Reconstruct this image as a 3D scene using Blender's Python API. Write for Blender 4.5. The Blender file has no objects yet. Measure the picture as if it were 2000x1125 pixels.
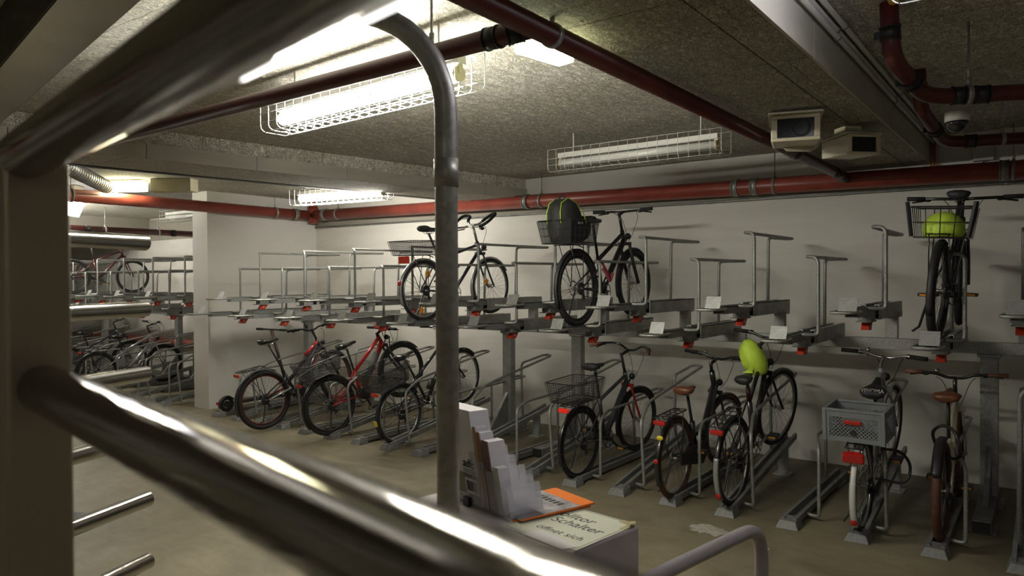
import bpy, math, random
from math import sin, cos, pi, radians, sqrt
from mathutils import Vector, Matrix, Euler
random.seed(7)
SC = bpy.context.scene
COL = SC.collection

# ------------------------------------------------------------------ materials
MATS = {}

def newmat(name):
    m = bpy.data.materials.new(name)
    m.use_nodes = True
    nt = m.node_tree
    b = nt.nodes['Principled BSDF']
    return m, nt, b

def L(nt, a, b):
    nt.links.new(a, b)

def coords(nt, scale=(1, 1, 1), kind='Object', rot=(0, 0, 0)):
    tc = nt.nodes.new('ShaderNodeTexCoord')
    mp = nt.nodes.new('ShaderNodeMapping')
    mp.inputs['Scale'].default_value = scale
    mp.inputs['Rotation'].default_value = rot
    L(nt, tc.outputs[kind], mp.inputs['Vector'])
    return mp.outputs['Vector']

def noise(nt, vec, scale, detail=3, rough=.5, dist=0):
    n = nt.nodes.new('ShaderNodeTexNoise')
    n.inputs['Scale'].default_value = scale
    n.inputs['Detail'].default_value = detail
    n.inputs['Roughness'].default_value = rough
    n.inputs['Distortion'].default_value = dist
    L(nt, vec, n.inputs['Vector'])
    return n.outputs['Fac']

def ramp(nt, fac, stops):
    r = nt.nodes.new('ShaderNodeValToRGB')
    el = r.color_ramp.elements
    while len(el) < len(stops):
        el.new(.5)
    for e, (p, c) in zip(el, stops):
        e.position = p
        e.color = (*c, 1) if len(c) == 3 else c
    L(nt, fac, r.inputs['Fac'])
    return r.outputs['Color']

def mixc(nt, fac, a, b, mode='MIX'):
    m = nt.nodes.new('ShaderNodeMix')
    m.data_type = 'RGBA'
    m.blend_type = mode
    for sock, val in ((m.inputs['Factor'], fac), (m.inputs[6], a), (m.inputs[7], b)):
        if hasattr(val, 'is_output'):
            L(nt, val, sock)
        elif isinstance(val, (int, float)):
            sock.default_value = val
        else:
            sock.default_value = (*val, 1)
    return m.outputs[2]

def math_(nt, op, a, b=0):
    m = nt.nodes.new('ShaderNodeMath')
    m.operation = op
    for s, v in ((m.inputs[0], a), (m.inputs[1], b)):
        if hasattr(v, 'is_output'):
            L(nt, v, s)
        else:
            s.default_value = v
    return m.outputs[0]

def bump(nt, b, h, strength, dist=.01):
    bp = nt.nodes.new('ShaderNodeBump')
    bp.inputs['Strength'].default_value = strength
    bp.inputs['Distance'].default_value = dist
    L(nt, h, bp.inputs['Height'])
    L(nt, bp.outputs['Normal'], b.inputs['Normal'])

def plain(name, col, rough=.5, metal=0, var=.12, nscale=18, coat=0, bmp=0):
    m, nt, b = newmat(name)
    v = coords(nt)
    n = noise(nt, v, nscale, 4)
    lo = tuple(c * (1 - var) for c in col)
    hi = tuple(min(1, c * (1 + var)) for c in col)
    L(nt, ramp(nt, n, [(.3, lo), (.7, hi)]), b.inputs['Base Color'])
    b.inputs['Roughness'].default_value = rough
    b.inputs['Metallic'].default_value = metal
    b.inputs['Coat Weight'].default_value = coat
    if bmp:
        bump(nt, b, noise(nt, v, nscale * 8, 3), bmp, .002)
    MATS[name] = m
    return m

def galvanised(name, col, rough=.48, metal=.75):
    m, nt, b = newmat(name)
    v = coords(nt)
    vo = nt.nodes.new('ShaderNodeTexVoronoi')
    vo.inputs['Scale'].default_value = 60
    L(nt, v, vo.inputs['Vector'])
    n = noise(nt, v, 6, 4)
    c1 = ramp(nt, vo.outputs['Color'], [(0, tuple(c * .82 for c in col)), (1, tuple(min(1, c * 1.15) for c in col))])
    c2 = mixc(nt, .55, c1, ramp(nt, n, [(.3, (.62, .61, .58)), (.7, (1, 1, 1))]), 'MULTIPLY')
    L(nt, c2, b.inputs['Base Color'])
    L(nt, ramp(nt, n, [(.3, (rough + .12,) * 3), (.7, (rough - .08,) * 3)]), b.inputs['Roughness'])
    b.inputs['Metallic'].default_value = metal
    MATS[name] = m
    return m

def stainless(name, col, rough):
    m, nt, b = newmat(name)
    v = coords(nt, (3, 3, 300))
    n = noise(nt, v, 2, 3)
    n2 = noise(nt, coords(nt), 7, 3)
    L(nt, mixc(nt, .6, ramp(nt, n, [(.2, tuple(c * .85 for c in col)), (.8, tuple(min(1, c * 1.1) for c in col))]),
               ramp(nt, n2, [(.3, (.8, .78, .75)), (.7, (1, 1, 1))]), 'MULTIPLY'), b.inputs['Base Color'])
    b.inputs['Metallic'].default_value = 1
    L(nt, ramp(nt, n2, [(.3, (rough * .8,) * 3), (.7, (rough * 1.25,) * 3)]), b.inputs['Roughness'])
    MATS[name] = m
    return m

def emit(name, col, strength):
    m, nt, b = newmat(name)
    b.inputs['Base Color'].default_value = (*col, 1)
    b.inputs['Emission Color'].default_value = (*col, 1)
    b.inputs['Emission Strength'].default_value = strength
    MATS[name] = m
    return m

def floor_mat():
    m, nt, b = newmat('concrete_floor')
    v = coords(nt)
    big = noise(nt, v, .9, 5, .6, .6)
    mid = noise(nt, v, 5, 6, .65, .4)
    streak = noise(nt, coords(nt, (2.5, 9, 1), rot=(0, 0, .5)), 1.2, 5, .6, 1.2)
    fine = noise(nt, v, 60, 4, .7)
    c = ramp(nt, big, [(.28, (.18, .152, .096)), (.5, (.29, .255, .172)), (.72, (.40, .36, .26))])
    c = mixc(nt, .55, c, ramp(nt, mid, [(.3, (.6, .56, .5)), (.7, (1.0, 1.0, .98))]), 'MULTIPLY')
    c = mixc(nt, .45, c, ramp(nt, streak, [(.35, (.7, .66, .58)), (.65, (1, 1, 1))]), 'MULTIPLY')
    c = mixc(nt, .25, c, ramp(nt, fine, [(.3, (.6, .6, .6)), (.7, (1, 1, 1))]), 'MULTIPLY')
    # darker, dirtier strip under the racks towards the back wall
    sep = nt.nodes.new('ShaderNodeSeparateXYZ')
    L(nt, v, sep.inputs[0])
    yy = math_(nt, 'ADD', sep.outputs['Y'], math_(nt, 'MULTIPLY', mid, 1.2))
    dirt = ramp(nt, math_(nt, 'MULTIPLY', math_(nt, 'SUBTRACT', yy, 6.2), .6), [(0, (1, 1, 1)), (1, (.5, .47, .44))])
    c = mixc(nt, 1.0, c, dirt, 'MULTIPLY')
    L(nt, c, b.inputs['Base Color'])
    L(nt, ramp(nt, mid, [(.3, (.42,) * 3), (.7, (.62,) * 3)]), b.inputs['Roughness'])
    bump(nt, b, mid, .15, .01)
    MATS['floor'] = m

def wall_mat(name, col, dirt):
    m, nt, b = newmat(name)
    v = coords(nt)
    big = noise(nt, v, .8, 4, .5, .3)
    hor = noise(nt, coords(nt, (.5, .5, 3)), 1.5, 5, .6, .8)
    fine = noise(nt, v, 90, 3)
    c = ramp(nt, big, [(.3, tuple(k * .93 for k in col)), (.7, col)])
    c = mixc(nt, dirt, c, ramp(nt, hor, [(.38, (.68, .66, .62)), (.62, (1, 1, 1))]), 'MULTIPLY')
    L(nt, c, b.inputs['Base Color'])
    b.inputs['Roughness'].default_value = .75
    bump(nt, b, fine, .12, .003)
    MATS[name] = m

def ceiling_mat(name, col, strand=True):
    m, nt, b = newmat(name)
    v = coords(nt)
    warp = nt.nodes.new('ShaderNodeTexNoise')
    warp.inputs['Scale'].default_value = 9
    L(nt, v, warp.inputs['Vector'])
    vm = nt.nodes.new('ShaderNodeMix')
    vm.data_type = 'RGBA'
    vm.inputs['Factor'].default_value = .12
    L(nt, v, vm.inputs[6])
    L(nt, warp.outputs['Color'], vm.inputs[7])
    vec = vm.outputs[2]
    def strands(rot, sc):
        mp = nt.nodes.new('ShaderNodeMapping')
        mp.inputs['Rotation'].default_value = (0, 0, rot)
        mp.inputs['Scale'].default_value = (sc * 5, sc, sc)
        L(nt, vec, mp.inputs['Vector'])
        return noise(nt, mp.outputs['Vector'], 1, 2, .5, 2.0)
    s1 = strands(.4, 24)
    s2 = strands(1.7, 27)
    s3 = strands(2.7, 21)
    h = math_(nt, 'MAXIMUM', s1, math_(nt, 'MAXIMUM', s2, s3))
    big = noise(nt, v, 1.3, 5, .6, .4)
    c = ramp(nt, h, [(.53, tuple(k * .44 for k in col)), (.585, tuple(k * .92 for k in col)), (.70, tuple(min(1, k * 1.2) for k in col))])
    c = mixc(nt, .6, c, ramp(nt, big, [(.3, (.76, .74, .7)), (.7, (1, 1, 1))]), 'MULTIPLY')
    # ragged board joints
    wv = nt.nodes.new('ShaderNodeMix')
    wv.data_type = 'RGBA'
    wv.inputs['Factor'].default_value = .05
    L(nt, v, wv.inputs[6])
    L(nt, warp.outputs['Color'], wv.inputs[7])
    br = nt.nodes.new('ShaderNodeTexBrick')
    br.inputs['Scale'].default_value = 1
    br.inputs['Mortar Size'].default_value = .006
    br.inputs['Mortar Smooth'].default_value = .6
    br.inputs['Brick Width'].default_value = 2.0
    br.inputs['Row Height'].default_value = .6
    br.inputs['Color1'].default_value = (1, 1, 1, 1)
    br.inputs['Color2'].default_value = (.92, .9, .88, 1)
    br.inputs['Mortar'].default_value = (.45, .43, .4, 1)
    L(nt, wv.outputs[2], br.inputs['Vector'])
    c = mixc(nt, .75, c, br.outputs['Color'], 'MULTIPLY')
    L(nt, c, b.inputs['Base Color'])
    b.inputs['Roughness'].default_value = .9
    bump(nt, b, h, 1.0, .02)
    MATS[name] = m

def clear_mat(name, tint, alpha, rough=.08):
    m = bpy.data.materials.new(name)
    m.use_nodes = True
    nt = m.node_tree
    b = nt.nodes['Principled BSDF']
    n = noise(nt, coords(nt), 9, 3)
    L(nt, ramp(nt, n, [(.3, tuple(t * .85 for t in tint)), (.7, tint)]), b.inputs['Base Color'])
    b.inputs['Roughness'].default_value = rough
    b.inputs['Alpha'].default_value = alpha
    b.inputs['Specular IOR Level'].default_value = .8
    MATS[name] = m

def paged_mat():
    m, nt, b = newmat('paper_pages')
    sep = nt.nodes.new('ShaderNodeSeparateXYZ')
    L(nt, coords(nt), sep.inputs[0])
    w = math_(nt, 'FRACT', math_(nt, 'MULTIPLY', sep.outputs['Y'], 170))
    c = ramp(nt, w, [(.1, (.30, .27, .30)), (.4, (.90, .86, .88)), (.9, (.80, .76, .78))])
    L(nt, c, b.inputs['Base Color'])
    b.inputs['Roughness'].default_value = .7
    MATS['pages'] = m

floor_mat()
wall_mat('white_wall', (.69, .665, .625), .25)
wall_mat('stub_wall', (.73, .715, .69), .1)
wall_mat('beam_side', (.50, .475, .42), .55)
wall_mat('band_concrete', (.30, .275, .235), .35)
ceiling_mat('ceiling', (.93, .89, .775))
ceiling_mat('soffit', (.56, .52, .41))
galvanised('galv', (.36, .365, .355), .5, .55)
galvanised('galv_dark', (.25, .255, .25), .55, .45)
galvanised('galv_bright', (.38, .38, .36), .45, .6)
stainless('stainless', (.30, .28, .25), .11)
plain('post_metal', (.36, .31, .225), .42, .5, .05, 4)
stainless('stainless_bright', (.62, .60, .55), .15)
galvanised('pole_steel', (.46, .45, .42), .42, .6)
plain('red_pipe', (.25, .050, .034), .36, 0, .22, 5)
plain('red_pipe_dark', (.075, .013, .011), .35, 0, .2, 5)
plain('black_iron', (.018, .018, .018), .45, .2, .3, 8)
plain('rubber', (.016, .016, .016), .75, 0, .25, 25)
plain('brown_tyre', (.085, .032, .02), .7, 0, .2, 20)
plain('black_paint', (.013, .013, .014), .30, 0, .2, 10, .4)
plain('matte_black', (.022, .022, .024), .55, 0, .2, 14)
plain('charcoal_paint', (.045, .046, .05), .42, 0, .15, 8)
plain('dark_plastic', (.02, .02, .021), .45, 0, .2, 20)
plain('steel', (.5, .5, .5), .28, 1, .15, 20)
plain('rim_dark', (.05, .05, .052), .4, .6, .2, 20)
plain('rim_silver', (.42, .42, .42), .35, .9, .1, 20)
plain('rim_red', (.13, .012, .012), .4, .1, .1, 20)
plain('spoke', (.25, .25, .25), .35, .9, .1, 20)
plain('red_paint', (.36, .012, .012), .28, 0, .12, 8, .5)
plain('dark_red_paint', (.045, .006, .009), .35, 0, .12, 8, .3)
plain('pink_lock', (.33, .06, .085), .6, 0, .15, 20)
plain('navy_paint', (.02, .022, .04), .3, 0, .15, 8, .4)
plain('white_paint', (.62, .62, .60), .35, 0, .06, 8, .3)
plain('silver_paint', (.40, .41, .42), .3, .6, .08, 8)
plain('cream_paint', (.48, .44, .33), .35, 0, .08, 8, .3)
plain('brown_leather', (.15, .048, .022), .42, 0, .25, 14)
plain('brown_grip', (.22, .11, .065), .6, 0, .2, 14)
plain('red_plastic', (.52, .045, .02), .38, 0, .12, 10)
plain('red_reflector', (.45, .014, .01), .2, 0, .15, 40, .5)
plain('orange_reflector', (.75, .30, .03), .25, 0, .1, 40)
plain('yellow_sticker', (.72, .55, .03), .5, 0, .1, 20)
plain('lime_fabric', (.62, .86, .085), .55, 0, .12, 9, 0, .4)
plain('lime_trim', (.42, .60, .05), .5, 0, .1, 12)
plain('orange_red_fabric', (.50, .06, .025), .55, 0, .15, 8)
plain('helmet_grey', (.10, .10, .10), .35, 0, .2, 8)
plain('bag_fabric', (.016, .017, .016), .7, 0, .3, 12, 0, .4)
plain('crate_grey', (.19, .205, .215), .5, 0, .1, 7)
plain('lilac_paint', (.43, .38, .385), .42, 0, .06, 5)
plain('lilac_gloss', (.36, .32, .33), .22, 0, .06, 5, .4)
plain('paper_white', (.72, .69, .68), .6, 0, .05, 6)
plain('paper_cream', (.62, .62, .49), .6, 0, .06, 4)
plain('paper_cover', (.84, .82, .84), .5, 0, .06, 6)
plain('cover_olive', (.24, .23, .15), .5, 0, .1, 6)
plain('cover_brown', (.30, .17, .11), .6, 0, .12, 9)
plain('cover_mauve', (.22, .13, .12), .6, 0, .12, 9)
plain('cover_tan', (.48, .28, .15), .6, 0, .12, 9)
plain('mag_orange', (.85, .20, .02), .4, 0, .06, 6)
plain('mag_photo', (.33, .30, .31), .4, 0, .55, 22)
plain('mag_dark', (.07, .06, .07), .4, 0, .3, 22)
plain('ink', (.012, .012, .012), .6, 0, .1, 10)
plain('pale_plastic', (.62, .58, .47), .45, 0, .06, 8)
plain('cream_plastic', (.58, .53, .37), .45, 0, .06, 8)
plain('box_grey', (.42, .42, .40), .55, 0, .06, 8)
plain('lens_black', (.008, .010, .012), .12, 0, .1, 8, .5)
plain('copper', (.42, .16, .07), .4, .6, .15, 9)
plain('foam_yellow', (.55, .33, .04), .5, 0, .35, 30, 0, .6)
plain('white_wire', (.62, .62, .60), .4, 0, .05, 9)
plain('fixture_white', (.62, .61, .57), .45, 0, .06, 8)
plain('tube_off', (.66, .66, .63), .25, 0, .04, 6)
plain('tape', (.45, .38, .2), .3, 0, .15, 20)
plain('floor_patch', (.46, .44, .38), .6, 0, .25, 25)
plain('battery_grey', (.06, .062, .065), .5, 0, .1, 10)
plain('shutter_box', (.38, .37, .35), .20, 1, .08, 4)
plain('shutter_dark', (.05, .048, .045), .5, .3, .2, 4)
emit('tube_glow', (1.0, .97, .85), 138)
emit('glow_dim', (1.0, .96, .62), 30)
emit('glow_green', (.95, 1.0, .62), 22)
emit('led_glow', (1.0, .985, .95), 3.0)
emit('red_glow', (.75, .02, .01), .25)
emit('bulk_glow', (.95, .93, 1.0), 30)
clear_mat('acrylic', (.86, .86, .92), .26)
clear_mat('clear_cover', (.8, .8, .78), .35, .2)
clear_mat('mesh_black', (.012, .012, .012), .5, .6)
clear_mat('mesh_grey', (.10, .10, .10), .25, .6)
clear_mat('mesh_fine', (.014, .014, .014), .40, .6)
clear_mat('mesh_open', (.02, .02, .02), .12, .6)
emit('fill_tube_glow', (1.0, .97, .88), 14)
emit('tube_glow_cool', (.93, .93, 1.0), 22)
paged_mat()

# ------------------------------------------------------------------ mesh builder
def rounded(pts, rad, n=5, closed=False):
    """polyline with rounded corners"""
    P = [Vector(p) for p in pts]
    out = []
    N = len(P)
    for i, p in enumerate(P):
        if not closed and i in (0, N - 1):
            out.append(p)
            continue
        a, b = P[(i - 1) % N], P[(i + 1) % N]
        r = rad[i] if isinstance(rad, (list, tuple)) else rad
        da, db = a - p, b - p
        la, lb = da.length, db.length
        if r <= 0 or la < 1e-6 or lb < 1e-6:
            out.append(p)
            continue
        t = min(r, la * .49, lb * .49)
        A, B = p + da / la * t, p + db / lb * t
        for k in range(n + 1):
            s = k / n
            out.append(A * (1 - s) ** 2 + p * 2 * s * (1 - s) + B * s * s)
    return out

class MB:
    def __init__(s):
        s.v, s.f, s.sm = [], [], []
    def add(s, vs, fs, smooth=False):
        o = len(s.v)
        s.v += [Vector(v) for v in vs]
        for f in fs:
            s.f.append([i + o for i in f])
            s.sm.append(smooth)
        return s
    def hexa(s, p):
        return s.add(p, [(0, 3, 2, 1), (4, 5, 6, 7), (0, 1, 5, 4), (1, 2, 6, 5), (2, 3, 7, 6), (3, 0, 4, 7)])
    def box(s, x0, x1, y0, y1, z0, z1):
        return s.hexa([(x0, y0, z0), (x1, y0, z0), (x1, y1, z0), (x0, y1, z0), (x0, y0, z1), (x1, y0, z1), (x1, y1, z1), (x0, y1, z1)])
    def bar(s, a, b, w, h, up=(0, 0, 1)):
        a, b = Vector(a), Vector(b)
        d = (b - a).normalized()
        u = Vector(up)
        x = d.cross(u)
        if x.length < 1e-5:
            x = d.cross(Vector((1, 0, 0)))
        x.normalize()
        u = x.cross(d)
        x, u = x * w / 2, u * h / 2
        return s.hexa([a - x - u, a + x - u, b + x - u, b - x - u, a - x + u, a + x + u, b + x + u, b - x + u])
    def tube(s, pts, r, n=8, closed=False, cap=True):
        P = [Vector(p) for p in pts]
        Q = [P[0]]
        for p in P[1:]:
            if (p - Q[-1]).length > 1e-6:
                Q.append(p)
        rr = r if isinstance(r, (list, tuple)) else None
        if rr and len(rr) != len(Q):
            rr = [rr[0]] * len(Q)
        P = Q
        N = len(P)
        if N < 2:
            return s
        T = []
        for i in range(N):
            if closed:
                t = P[(i + 1) % N] - P[i - 1]
            else:
                t = (P[min(i + 1, N - 1)] - P[max(i - 1, 0)])
            T.append(t.normalized() if t.length > 1e-9 else Vector((0, 0, 1)))
        u = T[0].cross(Vector((0, 0, 1)))
        if u.length < 1e-3:
            u = T[0].cross(Vector((1, 0, 0)))
        u.normalize()
        vs, fs = [], []
        for i in range(N):
            if i:
                q = T[i - 1].rotation_difference(T[i])
                u = q @ u
            w = T[i].cross(u)
            rad = rr[i] if rr else r
            for k in range(n):
                a = 2 * pi * k / n
                vs.append(P[i] + u * (cos(a) * rad) + w * (sin(a) * rad))
        M = N if closed else N - 1
        for i in range(M):
            for k in range(n):
                a, b = i * n + k, i * n + (k + 1) % n
                c, d = ((i + 1) % N) * n + (k + 1) % n, ((i + 1) % N) * n + k
                fs.append((a, b, c, d))
        s.add(vs, fs, True)
        if cap and not closed:
            o = len(s.v) - len(vs)
            s.f.append([o + k for k in range(n - 1, -1, -1)])
            s.f.append([o + (N - 1) * n + k for k in range(n)])
            s.sm += [False, False]
        return s
    def cyl(s, a, b, r, n=16):
        return s.tube([a, b], r, n)
    def ring(s, c, R, r, axis='Y', n=48, m=8, sq=1.0):
        """torus round an axis; sq squashes it along the axis"""
        vs, fs = [], []
        c = Vector(c)
        for i in range(n):
            a = 2 * pi * i / n
            for k in range(m):
                b = 2 * pi * k / m
                rad, off = R + r * cos(b), r * sin(b) * sq
                p = {'Y': (cos(a) * rad, off, sin(a) * rad), 'X': (off, cos(a) * rad, sin(a) * rad), 'Z': (cos(a) * rad, sin(a) * rad, off)}[axis]
                vs.append(c + Vector(p))
        for i in range(n):
            for k in range(m):
                fs.append((i * m + k, i * m + (k + 1) % m, ((i + 1) % n) * m + (k + 1) % m, ((i + 1) % n) * m + k))
        return s.add(vs, fs, True)
    def ball(s, c, rx, ry=None, rz=None, n=14, m=9, z0=-1.0, z1=1.0):
        ry = ry or rx
        rz = rz or rx
        vs, fs = [], []
        a0, a1 = math.asin(z0), math.asin(z1)
        for j in range(m + 1):
            e = a0 + (a1 - a0) * j / m
            for i in range(n):
                a = 2 * pi * i / n
                vs.append((c[0] + rx * cos(e) * cos(a), c[1] + ry * cos(e) * sin(a), c[2] + rz * sin(e)))
        for j in range(m):
            for i in range(n):
                fs.append((j * n + i, j * n + (i + 1) % n, (j + 1) * n + (i + 1) % n, (j + 1) * n + i))
        fs.append(tuple(range(n - 1, -1, -1)))
        fs.append(tuple(m * n + i for i in range(n)))
        return s.add(vs, fs, True)
    def prism(s, poly, fn, h0, h1, smooth=False):
        """extrude a 2-D polygon; fn(u, v, h) gives the 3-D point"""
        n = len(poly)
        vs = [fn(u, v, h0) for u, v in poly] + [fn(u, v, h1) for u, v in poly]
        fs = [tuple(range(n - 1, -1, -1)), tuple(range(n, 2 * n))]
        s.add(vs, fs, False)
        o = len(s.v) - 2 * n
        for i in range(n):
            j = (i + 1) % n
            s.f.append([o + i, o + j, o + n + j, o + n + i])
            s.sm.append(smooth)
        return s
    def loft(s, rings, smooth=True, cap=True):
        n = len(rings[0])
        vs = [p for r in rings for p in r]
        fs = []
        for i in range(len(rings) - 1):
            for k in range(n):
                fs.append((i * n + k, i * n + (k + 1) % n, (i + 1) * n + (k + 1) % n, (i + 1) * n + k))
        if cap:
            fs.append(tuple(range(n - 1, -1, -1)))
            fs.append(tuple((len(rings) - 1) * n + k for k in range(n)))
        return s.add(vs, fs, smooth)
    def xf(s, M):
        s.v = [M @ v for v in s.v]
        return s
    def build(s, name, mat, parent=None, bevel=0):
        me = bpy.data.meshes.new(name)
        me.from_pydata([tuple(v) for v in s.v], [], s.f)
        me.polygons.foreach_set('use_smooth', s.sm)
        me.materials.append(MATS[mat])
        me.update()
        import bmesh
        bm = bmesh.new()
        bm.from_mesh(me)
        bmesh.ops.recalc_face_normals(bm, faces=bm.faces)
        bm.to_mesh(me)
        bm.free()
        o = bpy.data.objects.new(name, me)
        COL.objects.link(o)
        if parent:
            o.parent = parent
        if bevel:
            bv = o.modifiers.new('Bevel', 'BEVEL')
            bv.width = bevel
            bv.segments = 2
            bv.limit_method = 'ANGLE'
            bv.angle_limit = radians(40)
        return o

def shift(b, d):
    return b.xf(Matrix.Translation(Vector(d)))

def empty(name, loc=(0, 0, 0), rot=(0, 0, 0)):
    o = bpy.data.objects.new(name, None)
    o.location = loc
    o.rotation_euler = rot
    o.empty_display_size = .1
    COL.objects.link(o)
    return o

def tag(o, label=None, cat=None, group=None, kind=None):
    if label: o['label'] = label
    if cat: o['category'] = cat
    if group: o['group'] = group
    if kind: o['kind'] = kind
    return o

def struct(o):
    o['kind'] = 'structure'
    return o

def copy_tree(o, parent=None):
    c = o.copy()
    COL.objects.link(c)
    c.parent = parent
    for ch in list(o.children):
        copy_tree(ch, c)
    return c

def text_obj(name, body, size, mat, parent, loc, rot, extrude=.0006, align='LEFT', shear=0):
    cu = bpy.data.curves.new(name, 'FONT')
    cu.body = body
    cu.size = size
    cu.extrude = extrude
    cu.align_x = align
    cu.shear = shear
    tmp = bpy.data.objects.new(name + '_tmp', cu)
    COL.objects.link(tmp)
    dg = bpy.context.evaluated_depsgraph_get()
    me = bpy.data.meshes.new_from_object(tmp.evaluated_get(dg))
    bpy.data.objects.remove(tmp)
    me.materials.clear()
    me.materials.append(MATS[mat])
    o = bpy.data.objects.new(name, me)
    COL.objects.link(o)
    o.parent = parent
    o.location = loc
    o.rotation_euler = rot
    return o

ORD = ['first', 'second', 'third', 'fourth', 'fifth', 'sixth', 'seventh', 'eighth', 'ninth', 'tenth',
       'eleventh', 'twelfth', 'thirteenth', 'fourteenth', 'fifteenth', 'sixteenth', 'seventeenth',
       'eighteenth', 'nineteenth', 'twentieth', 'twenty-first']

# ------------------------------------------------------------------ camera
H = 1.9635
RV = Vector((.80155, .59789, -.00568)); 
yaw, pit, roll = radians(36.72012), radians(.73514), radians(.3253)
FV = Vector((-sin(yaw) * cos(pit), cos(yaw) * cos(pit), -sin(pit)))
RV = Vector((cos(yaw), sin(yaw), 0))
DV = FV.cross(RV)
RV, DV = RV * cos(roll) + DV * sin(roll), DV * cos(roll) - RV * sin(roll)
cam = bpy.data.cameras.new('camera')
cam.sensor_width = 36
cam.lens = 1420 / 2000 * 36
cam.clip_start = .02
co = bpy.data.objects.new('camera', cam)
COL.objects.link(co)
M = Matrix.Identity(4)
for i in range(3):
    M[i][0], M[i][1], M[i][2] = RV[i], -DV[i], -FV[i]
M[2][3] = H
co.matrix_world = M
cam.dof.use_dof = True
cam.dof.focus_distance = 6.8
cam.dof.aperture_fstop = 5.6
SC.camera = co

# ------------------------------------------------------------------ room shell
YB = 8.11            # back wall
ZC = 3.32            # ceiling
XL, XR, YF = -21.0, 4.0, -5.0
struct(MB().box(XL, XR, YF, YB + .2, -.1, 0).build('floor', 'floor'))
struct(MB().box(XL, XR, YF, YB + .2, ZC, ZC + .15).build('ceiling', 'ceiling'))
struct(MB().box(XL, XR, YB, YB + .2, 0, ZC).build('wall_back', 'white_wall'))
struct(MB().box(XL - .2, XL, YF, YB + .2, 0, ZC).build('wall_left', 'white_wall'))
struct(MB().box(XR, XR + .2, YF, YB + .2, 0, ZC).build('wall_right', 'white_wall'))
struct(MB().box(XL, XR, YF - .2, YF, 0, ZC).build('wall_front', 'white_wall'))
struct(MB().box(-10.70, -10.29, 6.08, YB, 0, ZC).build('wall_middle', 'stub_wall'))
# wide soffit on the right, made of boards with open joints
b = MB()
y = -4.98
while y < YB - .05:
    y1 = min(y + 1.28, YB - .002)
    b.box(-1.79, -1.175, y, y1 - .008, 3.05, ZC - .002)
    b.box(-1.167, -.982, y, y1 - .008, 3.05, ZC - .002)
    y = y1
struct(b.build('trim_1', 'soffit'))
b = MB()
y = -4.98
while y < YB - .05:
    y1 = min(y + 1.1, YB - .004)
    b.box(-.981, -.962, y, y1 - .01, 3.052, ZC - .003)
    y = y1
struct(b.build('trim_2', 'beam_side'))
# ceiling beam on the left, slightly askew; rough upper and smooth lower course of blocks
def askew(x, y):
    return x + (y - 8.1) * .145
b = MB()
b2 = MB()
y = -4.9
while y < YB - .05:
    y1 = min(y + 1.02, YB - .003)
    g = .008
    b.hexa([(askew(-6.55, y), y, 3.052), (askew(-5.80, y), y, 3.052), (askew(-5.80, y1), y1, 3.052), (askew(-6.55, y1), y1, 3.052),
            (askew(-6.55, y), y, ZC - .002), (askew(-5.80, y), y, ZC - .002), (askew(-5.80, y1), y1, ZC - .002), (askew(-6.55, y1), y1, ZC - .002)])
    b2.hexa([(askew(-5.799, y), y, 3.05), (askew(-5.775, y), y, 3.05), (askew(-5.775, y1 - g), y1 - g, 3.05), (askew(-5.799, y1 - g), y1 - g, 3.05),
             (askew(-5.799, y), y, 3.185), (askew(-5.775, y), y, 3.185), (askew(-5.775, y1 - g), y1 - g, 3.185), (askew(-5.799, y1 - g), y1 - g, 3.185)])
    y = y1
struct(b.build('trim_3', 'ceiling'))
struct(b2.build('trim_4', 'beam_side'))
struct(MB().box(-16.6, -16.0, YF + .02, YB - .003, 2.84, ZC - .002).build('trim_5', 'band_concrete'))
struct(MB().box(-10.285, XR - .005, YB - .022, YB - .001, 2.845, 2.955).build('trim_6', 'band_concrete'))
struct(MB().box(XL + .01, -10.72, YB - .022, YB - .001, 2.84, 3.3).build('trim_7', 'band_concrete'))
# black services duct hanging behind the left beam
o = MB().bar((askew(-6.72, -2), -2, 3.11), (askew(-6.72, 7.6), 7.6, 3.11), .10, .10).build('cable_tray', 'black_iron')
tag(o, 'black cable tray running along the far side of the left ceiling beam', 'cable tray')

# ------------------------------------------------------------------ pipes
def pipe(name, pts, r, mat, label, couplings=(), hangers=(), bend=.0, cat='pipe', cmat='galv_bright', n=18):
    pts = [Vector(p) for p in pts]
    root = empty(name, pts[0])
    tag(root, label, cat)
    o = pts[0]
    path = rounded(pts, bend, 6) if bend else pts
    MB().tube([p - o for p in path], r, n).build('pipe_run', mat, root)
    def at(seg, t):
        a, c = pts[seg], pts[seg + 1]
        return a.lerp(c, t) - o, (c - a).normalized()
    for seg, t in couplings:
        p, d = at(seg, t)
        cb = MB().tube([p - d * .035, p + d * .035], r * 1.09, n)
        cb.tube([p - d * .035, p - d * .027], r * 1.16, n).tube([p + d * .027, p + d * .035], r * 1.16, n)
        side = d.cross(Vector((0, 0, 1)))
        if side.length < .1:
            side = Vector((1, 0, 0))
        side.normalize()
        q = p + side * (-r * 1.15)
        cb.bar(q - Vector((0, 0, .018)), q + Vector((0, 0, .018)), .05, .02, d)
        cb.build('coupling', cmat, root)
    for seg, t in hangers:
        p, d = at(seg, t)
        hb = MB().tube([p - d * .013, p + d * .013], r * 1.13, n)
        top = ZC if True else 0
        hb.tube([p + Vector((0, 0, r)), Vector((p.x, p.y, top - o.z))], .006, 6)
        hb.tube([p + Vector((0, 0, r * 1.05)), p + Vector((0, 0, r + .05))], .012, 8)
        hb.build('hanger', 'galv', root)
    return root

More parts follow.
